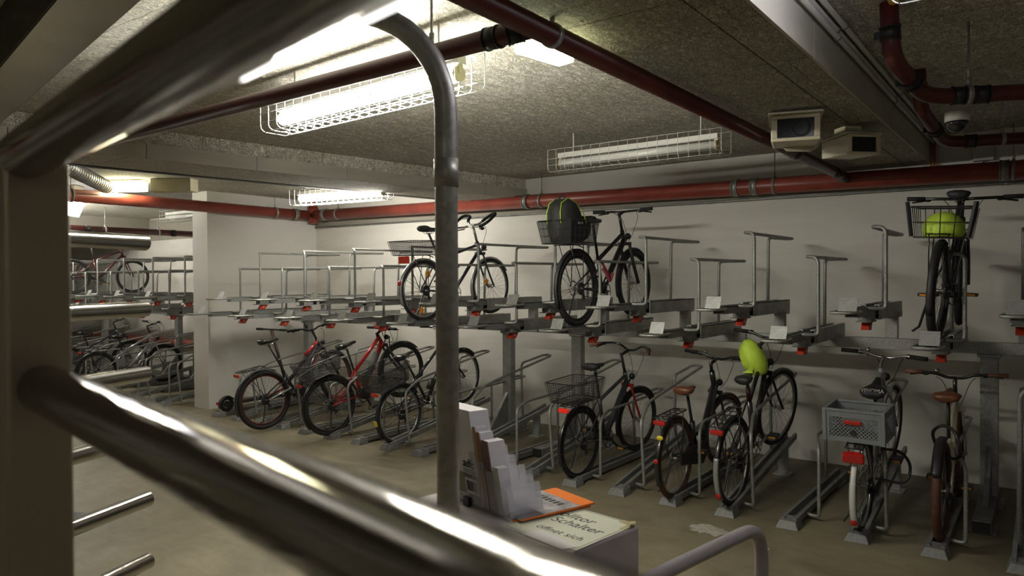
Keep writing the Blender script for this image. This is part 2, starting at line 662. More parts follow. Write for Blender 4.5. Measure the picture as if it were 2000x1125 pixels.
YP = 7.90
def pz(x):   # the long drain falls slowly to the right
    return 3.052 - (x + 9.87) * .0149
pipe('drain_pipe', [(-10.08, YP, pz(-10.08)), (3.9, YP, pz(3.9))], .086, 'red_pipe',
     'long thick red drain pipe running along the top of the back wall',
     couplings=[(0, .022), (0, .318), (0, .52), (0, .535), (0, .695)], hangers=[(0, .045), (0, .335), (0, .55), (0, .70)])
pipe('drain_pipe', [(-10.10, 7.78, 3.05), (-10.10, -4.9, 3.10)], .082, 'red_pipe',
     'red drain pipe running past the white stub wall towards the left edge',
     couplings=[(0, .02), (0, .325)], hangers=[(0, .05), (0, .29)])
o = MB()
o.tube([(0, 0, -.13), (0, 0, .14)], .089, 18).tube([(0, 0, .1), (0, 0, ZC - 3.052)], .07, 16)
o = o.build('pipe_junction', 'red_pipe')
o.location = (-10.10, YP, 3.052)
tag(o, 'red pipe corner junction where the two thick red drains meet', 'pipe fitting')
pipe('waste_pipe', [(-1.685, -1.5, 2.99), (-1.685, 7.3, 2.965), (-1.665, 7.80, 2.945)], .047, 'red_pipe_dark',
     'thin dark red pipe crossing the ceiling towards the back wall beside the wide soffit',
     couplings=[(0, .86), (1, .2), (1, .75)], hangers=[(0, .46)], cmat='black_iron')
pipe('waste_pipe', [(-6.1, 2.36, 2.93), (-1.80, 2.38, 2.96), (-1.69, 2.44, 2.985)], .042, 'red_pipe_dark',
     'thin dark red pipe running left over the lit strip lamp, joining the crossing pipe', couplings=[(0, .985), (1, .3)],
     hangers=[(0, .905)], cmat='black_iron', bend=.05)
pipe('waste_pipe', [(-.66, 4.02, ZC), (-.655, 4.05, 3.05), (-.56, 4.5, 2.93), (.9, 5.15, 2.93)], .043, 'red_pipe_dark',
     'dark red elbow pipe dropping from the ceiling beside the foam-filled hole at the right',
     couplings=[(0, .55), (1, .55), (2, .1), (2, .17), (2, .33)], hangers=[(2, .13), (2, .42)], bend=.12, cmat='black_iron')
pipe('waste_pipe', [(-.72, 5.45, ZC), (-.715, 5.48, 3.08), (-.64, 6.1, 2.93), (.9, 6.75, 2.95)], .043, 'red_pipe_dark',
     'dark red elbow pipe dropping from the right ceiling, closer to the back wall',
     couplings=[(0, .5), (1, .6), (2, .1)], hangers=[(2, .22)], bend=.12, cmat='black_iron')
pipe('drain_pipe', [(-14.0, 7.95, 2.90), (-14.0, -2, 2.93)], .06, 'red_pipe_dark',
     'dark red ceiling pipe in the far left bay', couplings=[(0, .04), (0, .2)], hangers=[(0, .07), (0, .17)], cmat='black_iron')
pipe('water_pipe', [(XL + .1, 7.98, .67), (-10.75, 7.98, .67)], .075, 'red_pipe',
     'low red pipe along the wall behind the racks of the far left bay', couplings=[(0, .3), (0, .6)])
# conduits
def conduit(pts, r, label, mat='galv_bright', name='cable_conduit', group=None, clips=()):
    P = [Vector(p) for p in pts]
    root = empty(name, P[0])
    tag(root, label, 'conduit', group)
    MB().tube([p - P[0] for p in P], r, 8).build('conduit_run', mat, root)
    for t in clips:
        p = P[0].lerp(P[1], t) - P[0]
        d = (P[1] - P[0]).normalized()
        MB().tube([p - d * .012, p + d * .012], r * 1.35, 8).build('clip', 'galv', root)
conduit([(-10.28, YB - .035, 2.868), (3.9, YB - .035, 2.79)], .012, 'thin grey conduit clipped along the back wall under the thick red pipe', 'galv', clips=[.1, .2, .3, .4, .5, .6, .7])
for k, (x, z) in enumerate(((-.938, 3.285), (-.935, 3.245), (-.90, 3.298))):
    conduit([(x, 1.0, z), (x, YB - .05, z)], .014, ['grey conduit along the right beam, uppermost of the three against its side',
            'grey conduit along the right beam, lowest of the three against its side', 'grey conduit on the ceiling just beside the right beam'][k],
            'fixture_white', group=None, clips=[.2, .45, .7, .9])
o = MB()
for dx in (-.02, .0, .02):
    o.tube(rounded([(dx, 0, .28), (dx, .02, .1), (dx * 1.4, .06, -.12)], .05), .008, 8)
o = o.build('copper_pipes', 'copper')
o.location = (-.935, YB - .1, 2.98)
tag(o, 'copper coloured pipe ends dropping beside the end of the right beam', 'pipe')
root = empty('junction_box', (-.53, YB, 3.12))
tag(root, 'pale grey junction box on the back wall above the thick red pipe', 'junction box')
MB().box(-.085, .085, -.075, 0, -.085, .075).build('box_body', 'box_grey', root, .006)
MB().box(-.08, .08, -.083, -.076, -.08, .07).build('lid', 'box_grey', root, .003)
MB().tube(rounded([(.0, -.04, -.085), (.0, -.04, -.16), (.03, -.02, -.2)], .04), .009, 8).build('cable', 'copper', root)
# spiral duct and small items in the left bay
o = MB().tube([(-8.15, 3.15, 3.20), (-10.0, 4.5, 3.20)], .085, 20)
for k in range(24):
    t = k / 24
    p = Vector((-8.15, 3.15, 3.20)).lerp(Vector((-10.0, 4.5, 3.20)), t)
    d = Vector((-2.45, 1.9, 0)).normalized() * .008
    o.tube([p - d, p + d], .090, 20)
o = o.build('ventilation_duct', 'galv_bright')
tag(o, 'ribbed round metal duct under the ceiling at the far left', 'duct')

# ------------------------------------------------------------------ lamps
def strip_lamp(name, p0, p1, z, lit, label):
    """ceiling strip light: housing, tube, end caps, wire guard"""
    p0, p1 = Vector((*p0, z)), Vector((*p1, z))
    mid = (p0 + p1) / 2
    L_ = (p1 - p0).length
    root = empty(name, mid, (0, 0, math.atan2(p1.y - p0.y, p1.x - p0.x)))
    tag(root, label, 'strip lamp')
    h = L_ / 2
    top = .115
    hs = MB().box(-h, h, -.034, .034, .048, .092)
    for s in (-.8, .8):
        hs.tube([(s * h, 0, .085), (s * h, 0, ZC - z - .001)], .006, 6)
    hs.build('housing', 'fixture_white', root, .004)
    MB().tube([(-h + .03, 0, 0), (h - .03, 0, 0)], .040, 14).build('lamp_tube', {2: 'tube_glow_cool', 3: 'fill_tube_glow'}.get(int(lit), 'tube_glow') if lit else 'tube_off', root)
    for s in (-1, 1):
        e = MB().tube([(s * (h - .03), 0, 0), (s * (h - .01), 0, 0)], .04, 14)
        e.bar((s * (h - .02), 0, 0), (s * (h - .02), 0, .06), .03, .03, (1, 0, 0))
        e.build('end_cap', 'cream_plastic', root)
    g = MB()
    ww, zz = .11, -.085
    n = int(L_ / .085)
    for k in range(n + 1):
        x = -h - .06 + (L_ + .12) * k / n
        g.tube(rounded([(x, -ww, top), (x, -ww, zz + .02), (x, -ww + .03, zz), (x, ww - .03, zz), (x, ww, zz + .02), (x, ww, top)], .02, 3), .0028, 5)
    for yy, z2 in ((-ww, top), (-ww, .03), (-ww, -.03), (-ww + .03, zz), (0, zz), (ww - .03, zz), (ww, -.03), (ww, .03), (ww, top)):
        g.tube([(-h - .06, yy, z2), (h + .06, yy, z2)], .0028, 5)
    g.build('wire_guard', 'white_wire', root)
    return root
strip_lamp('strip_lamp', (-4.10, 2.95), (-2.44, 2.85), 3.02, True, 'brightly lit strip lamp in a white wire guard, large one at centre of ceiling')
strip_lamp('strip_lamp', (-3.75, 5.79), (-2.20, 5.79), 3.05, False, 'unlit strip lamp in a wire guard on the ceiling near the back wall')
strip_lamp('strip_lamp', (-8.15, 6.14), (-6.72, 6.35), 3.05, True, 'lit strip lamp beyond the left beam, above the corner of the back wall')
strip_lamp('strip_lamp', (-15.6, 5.2), (-13.2, 5.2), 3.13, True, 'lit strip lamp hidden in the far left bay')
strip_lamp('strip_lamp', (-13.2, 7.0), (-11.75, 7.1), 3.13, False, 'unlit strip lamp in the far left bay close to the stub wall')
strip_lamp('strip_lamp', (-.42, 1.7), (-.42, 3.22), 3.14, 2, 'strip lamp on the right ceiling, only its tip at the top edge')
strip_lamp('strip_lamp', (1.0, -3.6), (2.6, -3.6), 3.13, 3, 'added fill strip lamp behind the viewer, unseen, brightening the foreground')  # unseen fill lamp, added so the near railing and post get light

def box_lamp(loc, rz, lx, ly, lz, mat, label, hung=False):
    root = empty('emergency_lamp', loc, (0, 0, rz))
    tag(root, label, 'emergency lamp')
    if hung:
        MB().tube([(0, 0, 0), (0, 0, ZC - loc[2] - .001)], .012, 8).build('hanger', 'cream_plastic', root)
    MB().box(-lx / 2, lx / 2, -ly / 2, ly / 2, -.02, 0).build('back_plate', 'cream_plastic', root, .003)
    MB().box(-lx / 2 + .004, lx / 2 - .004, -ly / 2 + .004, ly / 2 - .004, -lz, -.021).build('diffuser', mat, root, .012)
box_lamp((-1.875, 2.775, 3.062), radians(81), .31, .11, .09, 'glow_green', 'glowing box-shaped emergency lamp beside the crossing of the two thin pipes', True)
box_lamp((-10.0, 4.78, ZC - .001), radians(32), .47, .16, .15, 'glow_dim', 'glowing box-shaped emergency lamp at the left beyond the beam')
o = MB().box(-.28, .28, -.1, .1, -.17, 0).build('blank_panel', 'cream_plastic', None, .005)
o.location = (-9.45, 5.12, ZC - .001); o.rotation_euler = (0, 0, radians(32))
tag(o, 'dull beige box on the ceiling right of the left emergency lamp', 'ceiling box')
root = empty('bulkhead_lamp', (-11.2, 4.55, 3.02), (0, 0, radians(35)))
tag(root, 'small white wedge-shaped lamp under the left red pipe', 'lamp')
MB().prism([(-.10, .06), (.12, .10), (.13, .02), (.06, -.14), (-.08, -.12)], lambda u, v, h: (u, h, v), -.09, .09).build('lamp_cover', 'bulk_glow', root, .01)
MB().box(-.11, .11, -.1, .1, .09, .295).build('lamp_bracket', 'pale_plastic', root)
o = MB().cyl((0, 0, -.012), (0, 0, 0), .085, 28)
o.ring((0, 0, -.012), .083, .006, 'Z', 28, 6)
o = o.build('ceiling_disc', 'fixture_white')
o.location = (-1.95, 2.98, ZC - .001)
tag(o, 'round pale cover disc on the ceiling near the top of the photo', 'cover disc')

# ------------------------------------------------------------------ cctv cameras
def cctv(loc, rz, s, label, ring):
    root = empty('security_camera', loc, (0, 0, rz))
    tag(root, label, 'security camera')
    w, h, d = .15 * s, .086 * s, .2 * s
    # housing tapering backwards, front faces -Y
    MB().loft([[(-w, -d, -h), (w, -d, -h), (w, -d, h), (-w, -d, h)], [(-w * .93, d, -h * .7), (w * .93, d, -h * .7), (w * .93, d, h), (-w * .93, d, h)]], False).build('housing', 'pale_plastic', root, .012)
    b_ = MB()
    b_.box(-w * .98, w * .98, -d - .02, -d, h * .72, h * .98).box(-w * .98, w * .98, -d - .02, -d, -h * .98, -h * .72)
    b_.box(-w * .98, -w * .74, -d - .02, -d, -h * .72, h * .72).box(w * .74, w * .98, -d - .02, -d, -h * .72, h * .72)
    b_.build('front_frame', 'cream_plastic', root, .004)
    MB().box(-w * .74, w * .74, -d - .006, -d - .001, -h * .72, h * .72).build('window', 'lens_black', root)
    if ring:
        MB().ring((w * .2, -d - .008, h * .05), .055 * s, .006, 'Y', 28, 6).build('lens_ring', 'dark_plastic', root)
    MB().hexa([(-w * 1.15, -d * 1.25, h * 1.03), (w * 1.15, -d * 1.25, h * 1.03), (w * 1.1, d, h * 1.03), (-w * 1.1, d, h * 1.03),
               (-w * 1.1, -d * 1.15, h * 1.2), (w * 1.1, -d * 1.15, h * 1.2), (w * 1.05, d, h * 1.2), (-w * 1.05, d, h * 1.2)]).build('sun_hood', 'pale_plastic', root, .006)
    MB().box(-w * .5, w * .5, -d * .3, d * .5, h * 1.2, 3.049 - loc[2]).build('mount', 'cream_plastic', root)
    return root
cctv((-1.40, 5.06, 2.925), radians(17), 1.0, 'cream security camera housing with dark window and lens ring, left of the pair', True)
cctv((-1.20, 5.72, 2.895), radians(44), .84, 'cream security camera housing turned right, smaller right one of the pair', False)
V3 = [(-1.55, 5.12, 2.90), (-1.475, 5.14, 2.825), (-1.345, 5.24, 2.822), (-1.28, 5.35, 2.93)]
V4 = [(-1.60, 5.52, 2.99), (-1.53, 5.54, 2.90), (-1.40, 5.62, 2.90), (-1.36, 5.66, 2.99)]
oV = Vector((-1.45, 5.4, 2.95))
root = MB().loft([[Vector(v) - oV for v in V3], [Vector(v) - oV for v in V4]], False).build('camera_bracket', 'pale_plastic', None, .008)
root.location = oV
tag(root, 'pale wedge-shaped bracket joining the two security cameras', 'bracket')
root = empty('dome_camera', (-.44, 4.78, 2.80))
tag(root, 'small glossy dome camera hanging under the nearer right-hand pipe', 'security camera')
MB().cyl((0, 0, .03), (0, 0, .085), .062, 20).build('dome_base', 'fixture_white', root)
MB().ball((0, 0, .03), .058, .058, .06, 18, 6, -1, 0).build('dome', 'lens_black', root)
o = MB()
for k in range(9):
    a = random.uniform(0, 6.28)
    o.ball((random.uniform(-.09, .09), random.uniform(-.16, .16), 0), random.uniform(.02, .045), random.uniform(.03, .06), random.uniform(.012, .03), 10, 6)
o = o.build('foam_filling', 'foam_yellow')
o.location = (-.60, 3.83, ZC - .004)
tag(o, 'yellow expanding foam round the hole in the right-hand ceiling', 'foam')
o = MB().ball((0, 0, 0), .09, .07, .01, 14, 6).build('ceiling_hole', 'black_iron')
o.location = (-.66, 3.68, ZC - .003)
tag(o, 'dark ragged hole in the ceiling next to the yellow foam', 'hole')

# ------------------------------------------------------------------ rack frames
YR = 7.394
def rack_frame(x0, x1, posts, risers, label):
    root = empty('rack_frame', ((x0 + x1) / 2, YR, 0))
    tag(root, label, 'rack frame')
    ox = (x0 + x1) / 2
    b_ = MB().box(x0 - ox, x1 - ox, -.045, .045, 1.30, 1.40)
    b_.build('cross_beam', 'galv', root, .004)
    for p in posts:
        x = p - ox
        q = MB().box(x - .065, x + .065, -.05, .05, .1, 1.30)
        q.box(x - .085, x + .085, -.07, .07, 1.275, 1.299)
        q.build('post', 'galv', root, .004)
        f = MB().box(x - .065, x + .065, -.86, .30, .012, .10)
        f.box(x - .1, x + .1, -.1, .3, 0, .012).box(x - .1, x + .1, -.84, -.6, 0, .012)
        f.build('floor_foot', 'galv_dark', root, .004)
        MB().prism([(-.05, .1), (-.42, .1), (-.05, .52)], lambda u, v, h: (h, u, v), x - .02, x + .02).build('gusset', 'galv_dark', root)
        MB().box(x - .06, x + .06, -.868, -.861, .018, .095).build('end_plug', 'dark_plastic', root)
    for p in risers:
        x = p - ox
        q = MB().box(x - .05, x + .05, -.04, .04, 1.401, 1.618)
        q.box(x - .075, x + .075, -.06, .06, 1.60, 1.62)
        q.build('riser', 'galv', root, .003)
LX = lambda i: -9.675 + i
UX = lambda i: -9.187 + i
rack_frame(-10.20, -5.10, [-9.60, -5.57], [UX(i) for i in range(0, 5)], 'galvanised rack frame with posts at the back wall, left of the tall tube')
rack_frame(-5.08, .95, [-4.54, -.44, .55], [UX(i) for i in range(5, 11) if UX(i) < .9], 'galvanised rack frame of posts and cross beam at the right-hand back wall')
rack_frame(-18.2, -10.78, [-16.6, -13.55, -12.55], [UX(i) for i in range(-8, -1)], 'galvanised rack frame in the far left bay beyond the stub wall')

# ------------------------------------------------------------------ upper trays
def make_tray():
    r = empty('bike_tray')
    f = MB().box(-.07, .07, 0, 1.08, 0, .008)
    f.box(-.07, -.062, 0, 1.08, .008, .12).box(.062, .07, 0, 1.08, .008, .12)
    f.box(-.07, -.035, 0, 1.08, .112, .12).box(.035, .07, 0, 1.08, .112, .12)
    f.box(-.035, -.03, 0, 1.08, .065, .118).box(.03, .035, 0, 1.08, .065, .118).box(-.035, .035, 0, 1.08, .06, .066)
    f.box(-.085, .085, .84, 1.0, -.0, .02)
    f.build('fixed_channel', 'galv', r)
    s_ = MB().box(-.045, .045, -.66, .25, .045, .051)
    s_.box(-.047, -.041, -.66, .25, .045, .11).box(.041, .047, -.66, .25, .045, .11)
    s_.box(-.047, -.02, -.66, .25, .10, .106).box(.02, .047, -.66, .25, .10, .106)
    s_.box(-.055, .055, -.25, -.03, -.012, -.004).box(-.05, .05, -.2, -.05, -.004, .045)
    s_.build('sliding_channel', 'galv_dark', r)
    MB().tube(rounded([(-.03, -.55, .09), (-.05, -.68, .09), (-.085, -.74, .09), (-.085, -.97, .09), (.085, -.97, .09), (.085, -.74, .09), (.05, -.68, .09), (.03, -.55, .09)], .07, 5), .011, 8).build('end_loop', 'galv_bright', r)
    MB().bar((0, -.80, .095), (0, -.755, .19), .125, .005, (0, -1, 0)).bar((0, -.80, .098), (0, -.72, .098), .125, .005).build('wheel_stop', 'galv', r)
    h = MB().prism([(-.055, -.012), (-.15, -.012), (-.20, -.075), (-.105, -.08)], lambda u, v, w: (w, u, v), -.032, .032)
    h.build('release_handle', 'red_plastic', r, .006)
    MB().cyl((-.0335, -.128, -.045), (.0335, -.128, -.045), .010, 10).build('handle_pin', 'pale_plastic', r)
    x1 = .16
    path = rounded([(.035, -.33, .10), (.10, -.30, .10), (x1, -.27, .10), (x1, -.27, .18), (x1, -.27, .72), (.055, -.22, .73), (.05, .1, .73),
                    (.045, 1.27, .735), (-.015, 1.28, .735), (-.015, .80, .725), (-.01, .66, .715), (-.01, .655, .6), (-.01, .64, .12)],
                   [0, .05, .08, .05, .06, .06, 0, .04, .04, 0, .05, .0, 0], 6)
    MB().tube(path, .0145, 9).build('guide_hoop', 'galv', r)
    return r
tray0 = make_tray()
used = [False]
def place_tray(x, z, label, group):
    o = tray0 if not used[0] else copy_tree(tray0)
    used[0] = True
    o.location = (x, 6.40, z)
    tag(o, label, 'bike tray', group)
UPN = {}
for i in range(10):
    extra = {4: ', holding the navy trekking bike', 6: ', holding the black mountain bike with rucksack', 9: ', holding the bike with front lime basket'}.get(i, '')
    place_tray(LX(i), 1.40, 'lower-level upper bike tray, %s from the stub wall%s' % (ORD[i], extra), 'lower-level upper trays along the back wall')
for i in range(10):
    place_tray(UX(i), 1.62, 'raised upper bike tray, %s from the stub wall along the back wall' % ORD[i], 'raised upper trays along the back wall')
for k, i in enumerate(range(-2, -9, -1)):
    place_tray(LX(i), 1.40, 'lower-level upper bike tray in the far left bay, %s left of the stub wall' % ORD[k], 'lower-level upper trays in the far left bay')
for k, i in enumerate(range(-2, -9, -1)):
    place_tray(UX(i), 1.62, 'raised upper bike tray in the far left bay, %s left of the stub wall' % ORD[k], 'raised upper trays in the far left bay')

# ------------------------------------------------------------------ lower floor tracks
def make_track(high):
    r = empty('floor_track')
    z0 = .045
    zb = .335 if high else .04
    ft = MB()
    ft.hexa([(-.088, 0, 0), (.088, 0, 0), (.088, .15, 0), (-.088, .15, 0), (-.06, .03, .062), (.06, .03, .062), (.066, .15, .075), (-.066, .15, .075)])
    ft.build('front_foot', 'galv_dark', r, .005)
    y0, y1 = .06, 1.9
    def zz(y, h):
        return z0 + (zb - z0) * (y - y0) / (y1 - y0) + h
    c = MB()
    def strip(xa, xb, ha, hb):
        c.hexa([(xa, y0, zz(y0, ha)), (xb, y0, zz(y0, ha)), (xb, y1, zz(y1, ha)), (xa, y1, zz(y1, ha)),
                (xa, y0, zz(y0, hb)), (xb, y0, zz(y0, hb)), (xb, y1, zz(y1, hb)), (xa, y1, zz(y1, hb))])
    strip(-.034, .034, -.022, -.014)
    strip(-.060, -.032, -.022, .032)
    strip(.032, .060, -.022, .032)
    c.build('wheel_channel', 'galv_dark', r)
    sp = MB()
    if high:
        sp.box(-.045, .045, 1.62, 1.66, .012, zz(1.64, -.02)).box(-.08, .08, 1.56, 1.72, 0, .012)
    else:
        sp.box(-.08, .08, 1.4, 1.7, 0, .02)
    sp.build('rear_support', 'galv', r)
    x1 = .16
    if high:
        pts = [(.045, .30, .055), (.11, .28, .055), (x1, .26, .06), (x1, .25, .14), (x1, .19, .66), (.062, .55, .775), (.062, 1.0, .85),
               (.062, 1.90, .99), (-.06, 1.90, .99), (-.06, 1.52, .945), (-.055, 1.40, .93), (-.05, 1.39, .8), (-.05, 1.42, .26)]
    else:
        pts = [(.045, .36, .04), (.11, .34, .04), (x1, .33, .045), (x1, .33, .12), (x1, .33, .595), (.062, .65, .63), (.062, 1.1, .64),
               (.062, 2.03, .672), (-.06, 2.03, .672), (-.06, 1.58, .655), (-.055, 1.44, .645), (-.05, 1.43, .5), (-.05, 1.44, .03)]
    path = rounded(pts, [0, .05, .07, .05, .09, .09, 0, .06, .06, .0, .06, 0, 0], 6)
    MB().tube(path, .0145, 9).build('guide_hoop', 'galv', r)
    return r
tr = {0: make_track(False), 1: make_track(True)}
tused = {0: False, 1: False}
XI = lambda i: -9.664 + .5 * i
HOLD = {0: ', with a kick scooter', 3: ', holding the black and red bike', 5: ', holding the red electric bike', 7: ', holding the black bike with white lettering', 12: ', holding the dark bike with red fork',
        14: ', holding the black step-through bike', 15: ', holding the black bike with lime cover', 17: ', holding the bike with grey crate', 18: ', holding the cream bike'}
def place_track(i, label, group):
    k = i % 2
    o = tr[k] if not tused[k] else copy_tree(tr[k])
    tused[k] = True
    o.location = (XI(i), 5.78, 0)
    tag(o, label, 'floor track', group)
for i in range(20):
    kind = 'rising' if i % 2 else 'flat'
    place_track(i, '%s floor track, %s from the stub wall%s' % (kind, ORD[i], HOLD.get(i, '')), '%s floor tracks along the back wall' % kind)
for n, i in enumerate(range(-3, -17, -1)):
    kind = 'rising' if i % 2 else 'flat'
    place_track(i, 'galvanised %s floor track in the far left bay, %s left of the stub wall' % (kind, ORD[n]), '%s floor tracks in the far left bay' % kind)
# ------------------------------------------------------------------ bicycles
def arc_strip(mb, c, R, a0, a1, w, t=.004, n=22, tail=0):
    """curved mudguard strip; angles in degrees, measured from +x towards +z"""
    rings = []
    for k in range(n + 1):
        a = radians(a0 + (a1 - a0) * k / n)
        d = Vector((cos(a), 0, sin(a)))
        cc = Vector(c)
        rr = R
        rings.append([cc + d * rr + Vector((0, -w / 2, 0)) - d * .012, cc + d * (rr + t) + Vector((0, -w * .25, 0)), cc + d * (rr + t) + Vector((0, w * .25, 0)), cc + d * rr + Vector((0, w / 2, 0)) - d * .012,
                      cc + d * (rr - t) + Vector((0, w * .25, 0)), cc + d * (rr - t) + Vector((0, -w * .25, 0))])
    mb.loft(rings)
    return mb

def wire_basket(mb, x0, x1, hw, z0, z1, flare=.03, nx=9, ny=7, nz=5, r=.0022, rim=.005):
    def rect(z, f):
        return [(x0 - f, -hw - f, z), (x1 + f, -hw - f, z), (x1 + f, hw + f, z), (x0 - f, hw + f, z)]
    for k in range(nz + 1):
        t = k / nz
        mb.tube(rounded(rect(z0 + (z1 - z0) * t, flare * t), .035, 3, True), rim if k in (0, nz) else r, 5, True)
    for k in range(nx + 1):
        t = k / nx
        xa = x0 + (x1 - x0) * t
        xb = x0 - flare + (x1 - x0 + 2 * flare) * t
        mb.tube([(xb, -hw - flare, z1), (xa, -hw, z0), (xa, hw, z0), (xb, hw + flare, z1)], r, 4)
    for k in range(1, ny):
        t = k / ny
        ya = -hw + 2 * hw * t
        yb = (-hw - flare) + 2 * (hw + flare) * t
        mb.tube([(x0 - flare, yb, z1), (x0, ya, z0), (x1, ya, z0), (x1 + flare, yb, z1)], r, 4)
    return mb

def basket_panels(mb, x0, x1, hw, z0, z1, flare=.03):
    f = flare * .98
    a = [(x0, -hw, z0), (x1, -hw, z0), (x1, hw, z0), (x0, hw, z0)]
    b_ = [(x0 - f, -hw - f, z1), (x1 + f, -hw - f, z1), (x1 + f, hw + f, z1), (x0 - f, hw + f, z1)]
    vs = a + b_
    mb.add(vs, [(0, 3, 2, 1), (0, 1, 5, 4), (1, 2, 6, 5), (2, 3, 7, 6), (3, 0, 4, 7)])
    return mb

def bicycle(label, X, hr, hf, r, saddle, bar, Xf=None, style='diamond', frame='black_paint', fork=None, rim='rim_dark', tyre='rubber', tw=.021,
            bars='riser', bw=.62, steer=0, saddle_mat='black_paint', sw=.16, grip='rubber', fender=None, fend_w=.05, rack=True, rear_light='red_reflector',
            light_glow=False, fend_tail=None, basket=None, headlight=True, stem_mat='black_paint', post_mat='matte_black', cluster=.60, hl=.15, lean=0, tubes=(.019, .022, .017),
            chainguard=False, disc=False, kick=True, group=None, crank=25, rack_x=(-.24, .16), bell=False, spokes='spoke', saddle_tilt=0, motor=False, stay_mat=None):
    Xf = X if Xf is None else Xf
    A = Vector((X, hr[0], hr[1]))
    B_ = Vector((Xf, hf[0], hf[1]))
    xa = (B_ - A).normalized()
    wb = (B_ - A).length
    ya = Vector((0, 0, 1)).cross(xa).normalized()
    za = xa.cross(ya)
    if lean:
        R_ = Matrix.Rotation(radians(lean), 3, xa)
        ya, za = R_ @ ya, R_ @ za
    O = A - za * r
    root = empty('bicycle')
    Mw = Matrix.Identity(4)
    for i in range(3):
        Mw[i][0], Mw[i][1], Mw[i][2], Mw[i][3] = xa[i], ya[i], za[i], O[i]
    root.matrix_world = Mw
    tag(root, label, 'bicycle', group)
    def loc(Y, z, x=None):
        if Y is None:
            return z
        v = Vector((X if x is None else x, Y, z)) - O
        return v.dot(xa), v.dot(za)
    sx, sz = loc(*saddle)
    bx, bz = loc(*bar)
    fork = fork or frame
    stay = stay_mat or frame
    axx = lambda z: wb - .05 - .33 * (z - r)
    crown = 2 * r + .05
    hb, ht = crown + .015, crown + .015 + hl
    bz = max(bz, ht + .06)
    ax_top = axx(bz - .02)
    bx = min(max(bx, ax_top - .02), ax_top + .13)
    axis_d = Vector((-.33, 0, 1)).normalized()
    axis_p = Vector((axx(hb), 0, hb))
    MS = Matrix.Translation(axis_p) @ Matrix.Rotation(radians(steer), 4, axis_d) @ Matrix.Translation(-axis_p)
    FA = Vector((wb, 0, r))
    RA = Vector((0, 0, r))
    def fb(name, mb, mat, parent=root):
        return mb.xf(MS).build(name, mat, parent)
    # wheels
    def wheel(name, c, xf):
        def bb(n, mb, mat, par):
            if xf: mb.xf(MS)
            return mb.build(n, mat, par)
        rim_o = bb(name, MB().ring(c, r - 2 * tw - .008, .011, 'Y', 48, 6, 1.1), rim, root)
        bb('tyre', MB().ring(c, r - tw, tw, 'Y', 56, 10), tyre, rim_o)
        s_ = MB()
        N = 28
        for k in range(N):
            a = 2 * pi * k / N
            side = .026 if k % 2 else -.026
            a2 = a + (.45 if (k // 2) % 2 else -.45)
            s_.tube([Vector(c) + Vector((cos(a2) * .022, side, sin(a2) * .022)), Vector(c) + Vector((cos(a) * (r - 2 * tw - .012), 0, sin(a) * (r - 2 * tw - .012)))], .0013, 4, cap=False)
        bb('spokes', s_, spokes, rim_o)
        hb_ = MB().cyl((c[0], -.05, c[2]), (c[0], .05, c[2]), .012, 12).cyl((c[0], -.03, c[2]), (c[0], -.024, c[2]), .028, 14).cyl((c[0], .024, c[2]), (c[0], .03, c[2]), .028, 14)
        hb_.cyl((c[0], -.065, c[2]), (c[0], .065, c[2]), .007, 8)
        if disc:
            hb_.ring((c[0], .04, c[2]), .07, .006, 'Y', 28, 4, .25)
        bb('hub', hb_, 'steel', rim_o)
        return rim_o
    wheel('rear_wheel', RA, False)
    wheel('front_wheel', FA, True)
    # frame
    BBp = Vector((wb * .405, 0, r - .055))
    S = Vector((sx, 0, sz))
    sd = (S - BBp).normalized()
    clz = cluster if cluster < 1 else .6
    CL = BBp + sd * ((clz - BBp.z) / sd.z)
    HT, HB = Vector((axx(ht), 0, ht)), Vector((axx(hb), 0, hb))
    f = MB()
    f.tube([BBp, CL], tubes[0], 10)
    f.tube([HB - axis_d * .01, HT + axis_d * .01], tubes[0] + .004, 12)
    if style == 'diamond':
        f.tube([CL - sd * .03, HT - axis_d * .03], tubes[2], 10)
        f.tube([BBp, HB + axis_d * .035], tubes[1], 10)
    elif style == 'trapeze':
        f.tube(rounded([CL - sd * .14, CL.lerp(HT, .45) + Vector((0, 0, -.11)), HT - axis_d * .03], .2, 8), tubes[2] + .004, 10)
        f.tube([BBp, HB + axis_d * .03], tubes[1], 12)
    elif style == 'step':
        mid = Vector((BBp.x + .13, 0, BBp.z + .05))
        f.tube(rounded([BBp + Vector((-.02, 0, .02)), mid, HB + axis_d * .05], .12, 8), tubes[1], 12)
        f.tube([BBp + sd * .17, mid + Vector((.06, 0, .1))], tubes[2] * .9, 8)
    f.cyl(BBp + Vector((0, -.036, 0)), BBp + Vector((0, .036, 0)), .022, 12)
    f.build('frame', frame, root)
    st = MB()
    for s_ in (-1, 1):
        y = .055 * s_
        st.tube([BBp + Vector((-.02, .03 * s_, 0)), Vector((.16, .05 * s_, r - .01)), Vector((0, y, r))], .0095, 7)
        st.tube([CL - sd * .03 + Vector((0, .02 * s_, 0)), CL - sd * .03 + Vector((-.07, .045 * s_, -.09)), Vector((0, y, r))], .0085, 7)
    st.build('rear_stays', stay, root)
    if motor:
        MB().tube([BBp + Vector((.04, -.06, .01)), BBp + Vector((.04, .06, .01))], .085, 20).build('motor', 'dark_plastic', root)
    # fork
    k = MB()
    cr = Vector((axx(crown), 0, crown))
    for s_ in (-1, 1):
        y = .055 * s_
        if disc:
            k.tube([cr + Vector((0, y, .02)), cr.lerp(FA, .5) + Vector((-.01, y, 0)), FA + Vector((0, y, 0))], [.016, .019, .017], 9)
        else:
            k.tube(rounded([cr + Vector((0, y * .8, .01)), cr.lerp(FA, .55) + Vector((-.012, y, 0)), FA + Vector((0, y, 0))], .15, 5), .0115, 8)
    k.bar(cr + Vector((0, -.07, .01)), cr + Vector((0, .07, .01)), .04, .035)
